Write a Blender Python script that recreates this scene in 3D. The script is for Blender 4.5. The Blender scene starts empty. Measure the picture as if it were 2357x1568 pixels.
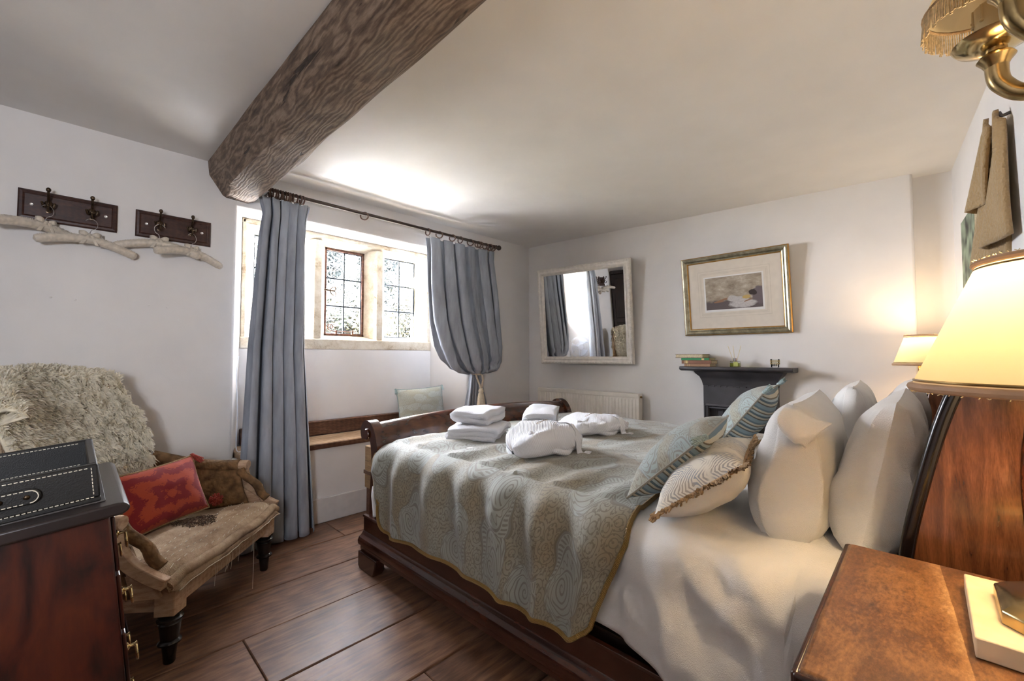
import bpy, math, random
from mathutils import Vector, Matrix, Euler, noise as mnoise
random.seed(7)
PI = math.pi
sc = bpy.context.scene
COL = sc.collection

# ------------------------------------------------------------------ camera
W_PX, H_PX, F_PX = 2357.0, 1568.0, 979.0
YAW, PITCH = math.radians(44.2), math.atan(36 / 979.0)
cam_d = bpy.data.cameras.new('camera')
cam_d.sensor_fit = 'HORIZONTAL'; cam_d.sensor_width = 36.0
cam_d.lens = F_PX / W_PX * 36.0
cam_d.clip_start = 0.02; cam_d.clip_end = 200
cam = bpy.data.objects.new('camera', cam_d); COL.objects.link(cam)
_F = Vector((math.cos(YAW) * math.cos(PITCH), math.sin(YAW) * math.cos(PITCH), math.sin(PITCH)))
_R = Vector((math.sin(YAW), -math.cos(YAW), 0)); _U = _R.cross(_F)
cam.matrix_world = Matrix(((_R.x, _U.x, -_F.x, 0), (_R.y, _U.y, -_F.y, 0), (_R.z, _U.z, -_F.z, 1.25), (0, 0, 0, 1)))
sc.camera = cam

# ------------------------------------------------------------------ light
world = bpy.data.worlds.new('sky'); sc.world = world; world.use_nodes = True
bg = world.node_tree.nodes['Background']
bg.inputs['Color'].default_value = (0.84, 0.89, 1.0, 1); bg.inputs['Strength'].default_value = 40.0

def light(name, kind, loc, power, color=(1, 1, 1), direction=None, size=None, size_y=None, angle=None):
    d = bpy.data.lights.new(name, kind); d.energy = power; d.color = color
    o = bpy.data.objects.new(name, d); COL.objects.link(o); o.location = loc
    if direction is not None:
        o.rotation_euler = Vector(direction).to_track_quat('-Z', 'Y').to_euler()
    if kind == 'AREA':
        d.shape = 'RECTANGLE'; d.size = size; d.size_y = size_y
    if kind == 'SUN' and angle: d.angle = angle
    if kind == 'POINT' and size: d.shadow_soft_size = size
    return o
light('sun', 'SUN', (0, 8, 6), 90.0, (1.0, 0.93, 0.82), (0.80, -0.34, -0.42), angle=math.radians(0.6))
for nm, loc, d, sx, sy in (('daylight_portal_main', (1.70, 3.90, 1.83), (0, -1, 0), 1.62, 0.86),
                           ('fill_portal_side', (-1.0, -0.68, 1.62), (0, 1, 0), 0.56, 0.50)):  # guides sky sampling through the side window added for fill
    o = light(nm, 'AREA', loc, 10, direction=d, size=sx, size_y=sy)
    o.data.cycles.is_portal = True
vs = sc.view_settings
vs.view_transform = 'Standard'; vs.look = 'None'; vs.gamma = 1.0; vs.use_curve_mapping = False
vs.exposure = 1.5
cy = sc.cycles
cy.max_bounces = 6; cy.diffuse_bounces = 3; cy.glossy_bounces = 3; cy.transmission_bounces = 4; cy.transparent_max_bounces = 8
cy.caustics_reflective = False; cy.caustics_refractive = False; cy.sample_clamp_indirect = 12.0

# ------------------------------------------------------------------ node helpers
def lin(c):
    if isinstance(c, str):
        c = c.lstrip('#'); c = tuple(int(c[i:i + 2], 16) / 255 for i in (0, 2, 4))
    return tuple((x / 12.92 if x <= 0.04045 else ((x + 0.055) / 1.055) ** 2.4) for x in c) + (1.0,)

class NT:
    def __init__(self, name):
        self.m = bpy.data.materials.new(name); self.m.use_nodes = True
        self.t = self.m.node_tree; self.b = self.t.nodes['Principled BSDF']; self.out = self.t.nodes['Material Output']
    def n(self, kind, ins=None, **props):
        nd = self.t.nodes.new('ShaderNode' + kind)
        for k, v in props.items(): setattr(nd, k, v)
        for k, v in (ins or {}).items(): self.set(nd.inputs[k], v)
        return nd
    def set(self, sock, v):
        if isinstance(v, bpy.types.NodeSocket): self.t.links.new(v, sock)
        elif isinstance(v, bpy.types.Node): self.t.links.new(v.outputs[0], sock)
        else: sock.default_value = v
    def math(self, op, a, b=0.0, c=None, clamp=False):
        nd = self.n('Math', operation=op, use_clamp=clamp)
        self.set(nd.inputs[0], a); self.set(nd.inputs[1], b)
        if c is not None: self.set(nd.inputs[2], c)
        return nd.outputs[0]
    def ramp(self, fac, stops, interp='LINEAR'):
        nd = self.n('ValToRGB'); nd.color_ramp.interpolation = interp
        cr = nd.color_ramp
        while len(cr.elements) < len(stops): cr.elements.new(0.5)
        for e, (p, c) in zip(cr.elements, stops):
            e.position = p; e.color = c if len(c) == 4 else tuple(c) + (1,)
        self.set(nd.inputs[0], fac); return nd.outputs[0]
    def mix(self, fac, a, b, blend='MIX'):
        nd = self.n('Mix', data_type='RGBA', blend_type=blend)
        self.set(nd.inputs[0], fac); self.set(nd.inputs[6], a); self.set(nd.inputs[7], b)
        return nd.outputs[2]
    def coord(self, which='Object', scale=(1, 1, 1), rot=(0, 0, 0), loc=(0, 0, 0)):
        tc = self.n('TexCoord'); mp = self.n('Mapping')
        self.t.links.new(tc.outputs[which], mp.inputs[0])
        mp.inputs['Scale'].default_value = scale; mp.inputs['Rotation'].default_value = rot; mp.inputs['Location'].default_value = loc
        return mp.outputs[0]
    def noise(self, vec, scale=5, detail=4, rough=0.5, dist=0.0):
        return self.n('TexNoise', {'Vector': vec, 'Scale': scale, 'Detail': detail, 'Roughness': rough, 'Distortion': dist})
    def bump(self, height, strength=0.3, dist=0.01, normal=None):
        nd = self.n('Bump', {'Height': height, 'Strength': strength, 'Distance': dist})
        if normal is not None: self.set(nd.inputs['Normal'], normal)
        return nd.outputs[0]
    def fin(self, color=None, rough=None, metal=None, normal=None, **kw):
        b = self.b
        if color is not None: self.set(b.inputs['Base Color'], color)
        if rough is not None: self.set(b.inputs['Roughness'], rough)
        if metal is not None: self.set(b.inputs['Metallic'], metal)
        if normal is not None: self.set(b.inputs['Normal'], normal)
        for k, v in kw.items(): self.set(b.inputs[k.replace('_', ' ')], v)
        return self.m

def plain(name, c, rough=0.5, metal=0.0, var=0.06, vscale=20, bump=0.0, bscale=80, bdist=0.002, **kw):
    t = NT(name); v = t.coord()
    nz = t.noise(v, vscale, 1)
    c = lin(c) if isinstance(c, str) else c
    d = tuple(max(0, x * (1 - var * 2)) for x in c[:3]) + (1,)
    e = tuple(min(1, x * (1 + var)) for x in c[:3]) + (1,)
    col = t.ramp(nz.outputs[0], [(0.3, d), (0.7, e)])
    nm = None
    if bump: nm = t.bump(t.noise(v, bscale, 1).outputs[0], bump, bdist)
    return t.fin(col, rough, metal, nm, **kw)

def wood(name, c_dark, c_mid, c_light, stretch=(1, 8, 8), scale=3.0, rough=0.35, figure=0.0, bump=0.15, rand=0.0, coat=0.0, which='Object', fine=60, finew=0.22):
    t = NT(name); v = t.coord(which, stretch)
    if rand:
        oi = t.n('ObjectInfo'); add = t.n('VectorMath', operation='MULTIPLY_ADD')
        cmb = t.n('CombineXYZ'); 
        for i in range(3): t.set(cmb.inputs[i], oi.outputs['Random'])
        t.set(add.inputs[0], cmb); add.inputs[1].default_value = (13.7, 27.1, 9.3); t.set(add.inputs[2], v); v = add.outputs[0]
    n1 = t.noise(v, scale, 4, 0.6, 1.2 + figure)
    wv = t.n('TexWave', {'Vector': v, 'Scale': scale * 1.3, 'Distortion': 5 + figure * 5, 'Detail': 3, 'Detail Scale': 1.5})
    n2 = t.noise(v, fine, 3, 0.6)
    f = t.math('ADD', t.math('MULTIPLY', n1.outputs[0], 0.74), t.math('MULTIPLY', wv.outputs[1], 0.08))
    f = t.math('ADD', f, t.math('MULTIPLY', n2.outputs[0], finew))
    col = t.ramp(f, [(0.3, lin(c_dark)), (0.52, lin(c_mid)), (0.78, lin(c_light))])
    if rand:
        col = t.mix(t.math('MULTIPLY', oi.outputs['Random'], rand), col, lin(c_dark))
    r = t.math('ADD', rough - 0.06, t.math('MULTIPLY', n1.outputs[0], 0.12))
    return t.fin(col, r, 0.0, t.bump(f, bump, 0.004), **({'Coat_Weight': coat, 'Coat_Roughness': 0.12} if coat else {}))

MT = {}; JK, JC = 0.066, -0.084
def build_materials():
    # plaster
    for nm, c in (('plaster', 'e8e3de'), ('ceiling_plaster', 'eae6e1')):
        t = NT(nm); v = t.coord()
        mid = t.noise(v, 5, 2, 0.45); fine = t.noise(v, 140, 1, 0.6)
        h = t.math('ADD', mid.outputs[0], t.math('MULTIPLY', fine.outputs[0], 0.035))
        l = lin(c); col = t.ramp(mid.outputs[0], [(0.25, tuple(x * 0.95 for x in l[:3])), (0.75, l[:3])])
        MT[nm] = t.fin(col, 0.75, 0, t.bump(h, 0.5, 0.012))
    # stone
    t = NT('stone'); v = t.coord()
    a = t.noise(v, 7, 6, 0.65); b = t.noise(v, 55, 4, 0.7)
    col = t.ramp(t.math('ADD', t.math('MULTIPLY', a.outputs[0], 0.75), t.math('MULTIPLY', b.outputs[0], 0.25)), [(0.33, lin('9a8468')), (0.45, lin('cdbfa8')), (0.62, lin('e2d9c9'))])
    MT['stone'] = t.fin(col, 0.85, 0, t.bump(t.math('ADD', a.outputs[0], t.math('MULTIPLY', b.outputs[0], 0.4)), 0.7, 0.012))
    # beam: hewn oak
    t = NT('oak_beam'); v = t.coord('Object', (3.2, 0.9, 3.2))
    n1 = t.noise(v, 2.2, 5, 0.6, 2.5)
    wv = t.n('TexWave', {'Vector': v, 'Scale': 5.5, 'Distortion': 14, 'Detail': 4, 'Detail Scale': 0.9})
    n2 = t.noise(t.coord('Object', (60, 6, 60)), 2, 4, 0.7)
    crk = t.noise(t.coord('Object', (16, 1.3, 16)), 1.3, 3, 0.7, 1.0)
    f = t.math('ADD', t.math('MULTIPLY', wv.outputs[1], 0.15), t.math('ADD', t.math('MULTIPLY', n1.outputs[0], 0.5), t.math('MULTIPLY', n2.outputs[0], 0.35)))
    col = t.ramp(f, [(0.30, lin('33261d')), (0.48, lin('6a5544')), (0.70, lin('a08b77'))])
    cr = t.ramp(crk.outputs[0], [(0.30, (1, 1, 1)), (0.325, (0, 0, 0))])
    col = t.mix(t.math('MULTIPLY', cr, 0.85), col, lin('1c130d'))
    MT['oak_beam'] = t.fin(col, 0.62, 0, t.bump(t.math('SUBTRACT', f, t.math('MULTIPLY', cr, 0.8)), 0.6, 0.012))
    MT['plank'] = wood('floor_oak', '3b281e', '7a5640', 'a37e60', (0.8, 9, 9), 2.2, 0.44, 0.3, 0.35, 0.30, 0.0)
    MT['plank_gap'] = plain('gap_dust', '0d0907', 0.9)
    MT['mahogany'] = wood('bed_mahogany', '2a140c', '4d2817', '6e3c24', (1.5, 7, 7), 1.6, 0.24, 0.2, 0.02, 0, 0.4, fine=22, finew=0.12)
    MT['mahogany_y'] = wood('bed_mahogany_rail', '210f09', '3d1f14', '5a2f1d', (7, 1.5, 7), 1.6, 0.24, 0.2, 0.02, 0, 0.4, fine=22, finew=0.12)
    MT['mahogany_panel'] = wood('headboard_mahogany', '24120a', '573320', '7d5235', (10, 10, 1.2), 2.6, 0.25, 0.3, 0.05, 0, 0.4)
    MT['ebony'] = plain('ebonised_edge', '120c0a', 0.2, bump=0.05)
    # chest flame mahogany
    t = NT('chest_mahogany'); v = t.coord('Object', (1, 1, 1), (0, 0.7, 0))
    a = t.noise(t.coord('Object', (5, 5, 2.2), (0, 0.5, 0)), 2.2, 5, 0.55, 1.2); b = t.noise(t.coord('Object', (40, 40, 6)), 3, 4, 0.7)
    f = t.math('ADD', t.math('MULTIPLY', a.outputs[0], 0.8), t.math('MULTIPLY', b.outputs[0], 0.2))
    col = t.ramp(f, [(0.36, lin('180805')), (0.5, lin('3a140b')), (0.70, lin('50210f'))])
    MT['chest'] = t.fin(col, 0.3, 0, t.bump(b.outputs[0], 0.08, 0.002), Coat_Weight=0.25, Coat_Roughness=0.2)
    MT['chest_top'] = plain('chest_top_dark', '2a211f', 0.28, 0, 0.1, 12, 0.05)
    # nightstand
    t = NT('nightstand_walnut'); v = t.coord()
    a = t.noise(t.coord('Object', (3.5, 6, 6), (0, 0, 0.35)), 2.4, 6, 0.65, 1.6); b = t.noise(t.coord('Object', (26, 60, 60), (0, 0, 0.35)), 3, 5, 0.75); c = t.noise(v, 9, 5, 0.7)
    wv = t.n('TexWave', {'Vector': t.coord('Object', (2, 6, 6), (0, 0, 0.4)), 'Scale': 2.2, 'Distortion': 7, 'Detail': 4})
    f = t.math('ADD', t.math('MULTIPLY', a.outputs[0], 0.36), t.math('ADD', t.math('MULTIPLY', b.outputs[0], 0.40), t.math('MULTIPLY', c.outputs[0], 0.20)))
    sx = t.n('SeparateXYZ'); t.set(sx.inputs[0], v)
    jd = t.math('ADD', t.math('SUBTRACT', sx.outputs[1], t.math('MULTIPLY', sx.outputs[0], JK)), t.math('ADD', -JC, t.math('MULTIPLY', a.outputs[0], 0.004)))   # signed distance from the glued joint
    f = t.math('ADD', f, t.math('MULTIPLY', t.ramp(t.math('ADD', t.math('MULTIPLY', jd, 12), 0.5), [(0.42, (0, 0, 0)), (0.5, (0, 0, 0)), (0.505, (1, 1, 1)), (0.75, (0, 0, 0))]), 0.13))
    col = t.ramp(f, [(0.33, lin('2b180d')), (0.46, lin('5e3c22')), (0.57, lin('835c39')), (0.72, lin('b58f63'))])
    MT['walnut'] = t.fin(col, 0.36, 0, t.bump(b.outputs[0], 0.12, 0.002), Coat_Weight=0.15, Coat_Roughness=0.25)
    MT['walnut_edge'] = wood('nightstand_edge', '150a06', '331a0f', '5a3018', (8, 8, 8), 2, 0.3)
    MT['rack_wood'] = wood('rack_mahogany', '241410', '3d231b', '55362a', (3, 12, 12), 3, 0.4)
    MT['seat_oak'] = wood('window_seat_oak', '2e1b12', '5b3a28', '83604a', (2, 14, 14), 3, 0.45)
    MT['seat_oak_light'] = wood('window_seat_top', '7b5f47', 'a88a6c', 'c7ad8e', (2, 14, 14), 3, 0.5)
    MT['box_wood'] = wood('chest_pine', '5a422b', '8a6a48', 'a98a63', (12, 2, 12), 3, 0.5)
    MT['raw_wood'] = wood('raw_beech', '94755a', 'c2a387', 'dcc3a6', (3, 3, 10), 3, 0.7, bump=0.3)
    MT['leg_black'] = plain('ebonised_leg', '17120f', 0.25, 0, 0.2, 40, 0.1)
    MT['wardrobe'] = wood('wardrobe_oak', '0f0907', '24150f', '3d271d', (8, 8, 1.5), 2.5, 0.35)
    # metals
    MT['brass'] = plain('aged_brass', 'b39a6c', 0.24, 1.0, 0.18, 30, 0.08, 120)
    MT['brass_bright'] = plain('polished_brass', 'd8c08c', 0.15, 1.0)
    MT['bronze'] = plain('hook_bronze', '5d4d3d', 0.35, 1.0, 0.2, 60)
    MT['steel'] = plain('wire_steel', 'dcdce0', 0.18, 1.0)
    MT['iron'] = plain('cast_iron', '4c494b', 0.42, 0.35, 0.15, 8, 0.25, 60)
    MT['rust_iron'] = plain('painted_iron_casement', '6f4a38', 0.6, 0.3, 0.25, 40, 0.3)
    MT['lead'] = plain('lead_came', '4b5258', 0.45, 0.8)
    MT['rod'] = plain('bronze_pole', '4b403a', 0.35, 0.5)
    MT['ring'] = wood('ring_wood', '3a261e', '5b4034', '7d6152', (6, 6, 6), 3, 0.4)
    MT['chrome'] = plain('chrome_cap', 'd7d7da', 0.1, 1.0)
    MT['screw'] = plain('zinc_screw', 'e0ddd8', 0.3, 0.6)
    # paint / plastic
    MT['radiator'] = plain('radiator_enamel', 'ece4d8', 0.35, 0, 0.02)
    MT['mirror_frame'] = plain('white_gesso', 'e6dfd5', 0.6, 0, 0.05, 30, 0.5, 90, 0.004)
    MT['mirror'] = plain('silvered_glass', (0.93, 0.94, 0.94, 1), 0.0, 1.0, 0.0)
    MT['white_plastic'] = plain('white_plastic', 'eef0f5', 0.3, 0, 0.0)
    MT['skirting'] = plain('skirting_paint', 'dcd7d2', 0.5, 0, 0.03)
    MT['mount'] = plain('picture_mount', 'd8ccbc', 0.8, 0, 0.02)
    MT['mount_line'] = plain('mount_rule', 'b5a893', 0.8)
    MT['paper'] = plain('book_pages', 'd9c7a4', 0.85, 0, 0.1, 120)
    MT['book_green'] = plain('green_cloth', '2e8a55', 0.6); MT['book_brown'] = plain('brown_cloth', '855a44', 0.6)
    MT['book_tan'] = plain('tan_cloth', 'a47c5c', 0.6); MT['book_black'] = plain('black_cloth', '2b2622', 0.6)
    MT['gold_print'] = plain('gold_print', 'd8bd86', 0.4, 0.6)
    MT['label_green'] = plain('pale_green_label', 'b9bd6a', 0.7); MT['reed'] = plain('diffuser_reed', 'e6d4a6', 0.7)
    MT['wax'] = plain('cream_wax', 'cbb486', 0.5, 0, 0.05)
    MT['marble'] = plain('travertine', 'ddcbaa', 0.45, 0, 0.08, 30, 0.4, 60, 0.003)
    t = NT('gilt_frame'); v = t.coord(); a = t.noise(v, 14, 5, 0.7)
    MT['gilt'] = t.fin(t.ramp(a.outputs[0], [(0.3, lin('77725f')), (0.55, lin('a8a18a')), (0.8, lin('c2bca6'))]), 0.32, 0.85, t.bump(a.outputs[0], 0.1, 0.003))
    MT['gilt_warm'] = plain('gilt_warm_edge', 'b58a48', 0.35, 0.85, 0.12)
    # glass: thin pane
    for nm, tint in (('pane', (1, 1, 1, 1)), ('clear_glass', (0.97, 0.98, 0.97, 1)), ('liquid', (0.72, 0.78, 0.30, 1))):
        t = NT(nm); tr = t.n('BsdfTransparent', {'Color': tint}); gl = t.n('BsdfGlossy', {'Roughness': 0.02})
        fr = t.n('Fresnel', {'IOR': 1.35}); mx = t.n('MixShader')
        t.set(mx.inputs[0], fr.outputs[0]); t.set(mx.inputs[1], tr.outputs[0]); t.set(mx.inputs[2], gl.outputs[0])
        t.t.links.new(mx.outputs[0], t.out.inputs[0]); MT[nm] = t.m
    # velvet
    for nm, c1, c2 in (('velvet', '8b8f97', 'a8aeb8'),):
        t = NT(nm); v = t.coord('Object', (6, 6, 1.2)); a = t.noise(v, 3, 4, 0.6)
        w = t.noise(t.coord('Object'), 400, 2)
        MT[nm] = t.fin(t.ramp(a.outputs[0], [(0.3, lin(c1)), (0.7, lin(c2))]), 0.75, 0, t.bump(w.outputs[0], 0.15, 0.001), Sheen_Weight=0.5, Sheen_Roughness=0.35, Sheen_Tint=lin('c9d3de'))
    # white linens
    def cloth(nm, c, kind, bs, bd, st=0.4):
        t = NT(nm); v = t.coord()
        if kind == 'weave':
            h = t.math('ADD', t.noise(v, bs, 0, 0.6).outputs[0], t.math('MULTIPLY', t.noise(v, 14, 3, 0.6).outputs[0], 2.0))
        elif kind == 'terry':
            vo = t.n('TexVoronoi', {'Vector': v, 'Scale': bs}); h = t.math('ADD', vo.outputs[0], t.math('MULTIPLY', t.noise(v, 60, 3).outputs[0], 1.2))
        else:   # waffle ribs
            wv = t.n('TexWave', {'Vector': t.coord('Object', (1, 1, 1), (0.2, 0.3, 0.9)), 'Scale': bs, 'Distortion': 0.6}); h = wv.outputs[1]
        l = lin(c); n = t.noise(v, 6, 1)
        col = t.ramp(n.outputs[0], [(0.3, tuple(x * 0.95 for x in l[:3])), (0.7, l[:3])])
        return t.fin(col, 0.85, 0, t.bump(h, st, bd), Sheen_Weight=0.15)
    MT['linen'] = cloth('white_cotton', 'e3dfda', 'weave', 500, 0.004, 0.35)
    MT['terry'] = cloth('white_terry', 'e6e5e8', 'terry', 300, 0.004, 0.8)
    MT['waffle'] = cloth('white_waffle', 'e6e5e8', 'waffle', 42, 0.002, 0.6)
    MT['throw'] = cloth('tan_matelasse', 'a58a62', 'terry', 90, 0.006, 0.7)
    MT['embroidery'] = plain('brown_thread', '8a6a44', 0.8)
    MT['tassel_cream'] = plain('cream_rope', 'dccfb8', 0.85, 0, 0.12, 200, 0.6, 300, 0.003)
    MT['tassel_blue'] = plain('blue_tassel', '9fb0ae', 0.85, 0, 0.15, 200, 0.5, 300, 0.003)
    MT['tassel_red'] = plain('red_tassel', 'a8473a', 0.85, 0, 0.2, 160, 0.5, 300, 0.003)
    MT['fringe_tan'] = plain('tan_fringe', 'b3946f', 0.9, 0, 0.15, 160)
    MT['fringe_cream'] = plain('cream_fringe', 'd2b88e', 0.8, 0, 0.15, 160)
    MT['braid_gold'] = None
    t = NT('gold_cord'); wv = t.n('TexWave', {'Vector': t.coord('Object', (1, 1, 1), (0.6, 0.5, 0.6)), 'Scale': 90, 'Distortion': 0.5})
    MT['braid_gold'] = t.fin(t.ramp(wv.outputs[1], [(0.2, lin('6d5126')), (0.7, lin('b48f4f'))]), 0.5, 0.0, t.bump(wv.outputs[1], 0.8, 0.004))
    # burlap
    t = NT('burlap'); a = t.n('TexWave', {'Vector': t.coord('Object', (1, 1, 1), (0, 0, 0.3)), 'Scale': 95, 'Distortion': 1.5}); b = t.noise(t.coord(), 7, 5, 0.7); c = t.noise(t.coord(), 220, 3)
    col = t.ramp(t.math('ADD', t.math('MULTIPLY', b.outputs[0], 0.7), t.math('ADD', t.math('MULTIPLY', a.outputs[1], 0.16), t.math('MULTIPLY', c.outputs[0], 0.2))), [(0.34, lin('6f563e')), (0.5, lin('b4977a')), (0.68, lin('d9c3a4'))])
    MT['burlap'] = t.fin(col, 0.95, 0, t.bump(t.math('ADD', a.outputs[1], t.math('MULTIPLY', b.outputs[0], 3)), 0.6, 0.004))
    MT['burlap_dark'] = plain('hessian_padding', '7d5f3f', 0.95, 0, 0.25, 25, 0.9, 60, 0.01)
    MT['horsehair'] = plain('exposed_stuffing', '6b5240', 0.95, 0, 0.35, 60, 0.9, 110, 0.01)
    MT['thread'] = plain('white_thread', 'e2d8c4', 0.8)
    # wool
    t = NT('sheepskin_wool'); df = t.n('BsdfDiffuse', {'Color': lin('f6efdf')}); tl = t.n('BsdfTranslucent', {'Color': lin('f3e9d2')}); mx = t.n('MixShader'); mx.inputs[0].default_value = 0.4
    t.set(mx.inputs[1], df.outputs[0]); t.set(mx.inputs[2], tl.outputs[0]); t.t.links.new(mx.outputs[0], t.out.inputs[0]); MT['wool'] = t.m
    MT['wool_base'] = plain('sheepskin_base', 'e6dac0', 0.95, 0, 0.12, 25)
    # leather
    t = NT('black_leather'); vo = t.n('TexVoronoi', {'Vector': t.coord(), 'Scale': 350})
    MT['leather'] = t.fin(lin('1d1b19'), 0.42, 0, t.bump(vo.outputs[0], 0.35, 0.001))
    MT['suede'] = plain('grey_suede_mat', '4a4644', 0.55, 0, 0.1, 30)
    # outdoor
    MT['leaf'] = plain('shrub_leaf', '171d0d', 0.6, 0, 0.5, 3); MT['leaf_pale'] = plain('pale_leaf', '4a442c', 0.6, 0, 0.3, 3)
    MT['conifer'] = plain('conifer_leaf', '0b1510', 0.7, 0, 0.3, 2); MT['bark'] = plain('bark', 'a59a8c', 0.8, 0, 0.2, 12, 0.5, 30)
    MT['gravel'] = plain('bounce_gravel', 'c0c4c9', 0.9, 0, 0.12, 40, 0.5, 60); MT['lawn'] = plain('lawn', '918d80', 0.9, 0, 0.2, 5)  # the gravel is for the added terrace that reflects daylight indoors
    # paisley family
    def paisley(nm, base, alt, line_c, scale):
        t = NT(nm); tc = t.n('TexCoord'); mp = t.n('Mapping'); t.t.links.new(tc.outputs['UV'], mp.inputs[0]); mp.inputs['Scale'].default_value = (scale * 0.72, scale * 1.1, scale); mp.inputs['Rotation'].default_value = (0, 0, 0.5)
        wob = t.noise(mp.outputs[0], 1.7, 2)
        off = t.n('VectorMath', operation='MULTIPLY_ADD'); t.set(off.inputs[0], wob.outputs[1]); off.inputs[1].default_value = (0.22, 0.22, 0); t.set(off.inputs[2], mp.outputs[0])
        p = off.outputs[0]
        vo = t.n('TexVoronoi', {'Vector': p, 'Scale': 1.0, 'Randomness': 0.75}); vo.voronoi_dimensions = '2D'
        loc = t.n('VectorMath', operation='SUBTRACT'); t.set(loc.inputs[0], p); t.set(loc.inputs[1], vo.outputs['Position'])
        sp = t.n('SeparateXYZ'); t.set(sp.inputs[0], loc.outputs[0])
        rnd = t.n('SeparateXYZ'); t.set(rnd.inputs[0], vo.outputs['Color'])
        r = vo.outputs['Distance']
        ang = t.math('ADD', t.math('ARCTAN2', sp.outputs[1], sp.outputs[0]), t.math('MULTIPLY', rnd.outputs[0], 6.283))
        # teardrop that curls: radius limit depends on angle and swirls with r
        swirl = t.math('ADD', ang, t.math('MULTIPLY', r, 5.0))
        lim = t.math('MULTIPLY_ADD', t.math('COSINE', swirl), 0.17, 0.40)
        q = t.math('DIVIDE', r, lim)                                    # 1 at the outline
        inside = t.math('LESS_THAN', q, 1.0)
        def line(c, w_): return t.math('COMPARE', q, c, w_)
        out1 = t.math('MAXIMUM', line(1.0, 0.035), t.math('MAXIMUM', line(0.80, 0.022), line(0.52, 0.022)))
        scal = t.math('LESS_THAN', t.math('SINE', t.math('MULTIPLY', swirl, 22.0)), -0.1)
        band = t.math('MULTIPLY', line(0.90, 0.055), scal)
        scal2 = t.math('LESS_THAN', t.math('SINE', t.math('MULTIPLY', swirl, 9.0)), 0.25)
        petal = t.math('MULTIPLY', t.math('COMPARE', q, t.math('MULTIPLY_ADD', t.math('SINE', t.math('MULTIPLY', swirl, 9.0)), 0.06, 0.66), 0.02), 1.0)
        spir = t.math('LESS_THAN', t.math('SINE', t.math('ADD', t.math('MULTIPLY', r, 95.0), ang)), -0.55)
        spir = t.math('MULTIPLY', spir, t.math('LESS_THAN', q, 0.45))
        outm = t.math('GREATER_THAN', q, 1.04)
        v2 = t.n('TexVoronoi', {'Vector': p, 'Scale': 5.5, 'Randomness': 1.0}); v2.voronoi_dimensions = '2D'
        fl = t.math('LESS_THAN', t.math('PINGPONG', t.math('MULTIPLY', v2.outputs['Distance'], 4.0), 0.5), 0.12)
        v3 = t.n('TexVoronoi', {'Vector': p, 'Scale': 17.0, 'Randomness': 1.0}); v3.voronoi_dimensions = '2D'
        fl2 = t.math('LESS_THAN', v3.outputs['Distance'], 0.22)
        fl = t.math('MULTIPLY', t.math('MAXIMUM', fl, fl2), outm)
        lines = t.math('MAXIMUM', t.math('MAXIMUM', out1, band), t.math('MAXIMUM', spir, t.math('MAXIMUM', fl, petal)))
        n = t.noise(mp.outputs[0], 1.3, 3); fine = t.noise(mp.outputs[0], 90, 3)
        basec = t.mix(t.math('MULTIPLY', inside, 0.85), lin(alt), lin(base))
        basec = t.mix(t.ramp(n.outputs[0], [(0.40, (0, 0, 0)), (0.60, (0.6, 0.6, 0.6))]), basec, lin(base))
        basec = t.mix(t.math('MULTIPLY', fine.outputs[0], 0.35), basec, lin(alt))
        col = t.mix(t.math('MULTIPLY', lines, 0.52), basec, lin(line_c))
        h = t.math('ADD', t.math('MULTIPLY', lines, -0.5), fine.outputs[0])
        return t.fin(col, 0.7, 0, t.bump(h, 0.35, 0.002), Sheen_Weight=0.25)
    MT['paisley'] = paisley('paisley_coverlet', '9a9e97', '887d66', '54463a', 4.0)
    MT['paisley_cushion'] = paisley('paisley_cushion', '96a6a8', '9a9684', '6d5f4e', 2.4)
    MT['paisley_pale'] = paisley('paisley_pale', 'c3cdc9', 'b6b6a4', '8f8672', 3.6)
    # stripes
    t = NT('striped_ticking'); tc = t.n('TexCoord'); s = t.n('SeparateXYZ'); t.t.links.new(tc.outputs['UV'], s.inputs[0])
    fr = t.math('FRACT', t.math('MULTIPLY', s.outputs[1], 5.0))
    col = t.ramp(fr, [(0, lin('8499a2')), (0.22, lin('5d5a52')), (0.30, lin('b9b3a0')), (0.42, lin('54666f')), (0.55, lin('a8b6b8')), (0.68, lin('6d6250')), (0.76, lin('c4bda9')), (0.88, lin('667a83'))], 'CONSTANT')
    MT['stripe'] = t.fin(col, 0.75, 0, t.bump(t.noise(tc.outputs['UV'], 250, 2).outputs[0], 0.3, 0.002))
    # feather print
    t = NT('feather_print'); v = t.coord('UV', (1, 1, 1)); s = t.n('SeparateXYZ'); t.set(s.inputs[0], v)
    wb = t.noise(v, 4, 3)
    chev = t.math('PINGPONG', t.math('ADD', t.math('MULTIPLY', s.outputs[0], 5.0), t.math('MULTIPLY', wb.outputs[0], 0.7)), 0.5)
    ln = t.math('SINE', t.math('ADD', t.math('MULTIPLY', s.outputs[1], 150), t.math('ADD', t.math('MULTIPLY', chev, 60), t.math('MULTIPLY', wb.outputs[0], 10))))
    ln = t.math('GREATER_THAN', ln, 0.15)
    msk = t.ramp(t.noise(v, 3.2, 2).outputs[0], [(0.42, (0, 0, 0)), (0.48, (1, 1, 1))])
    tint = t.mix(t.ramp(wb.outputs[0], [(0.45, (0, 0, 0)), (0.55, (1, 1, 1))]), lin('7d8593'), lin('97887a'))
    MT['feather'] = t.fin(t.mix(t.math('MULTIPLY', t.math('MULTIPLY', ln, msk), 0.75), lin('ddd5c6'), tint), 0.8)
    # damask red
    t = NT('red_damask'); v = t.coord('UV', (1, 1, 1)); s = t.n('SeparateXYZ'); t.set(s.inputs[0], v)
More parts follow.
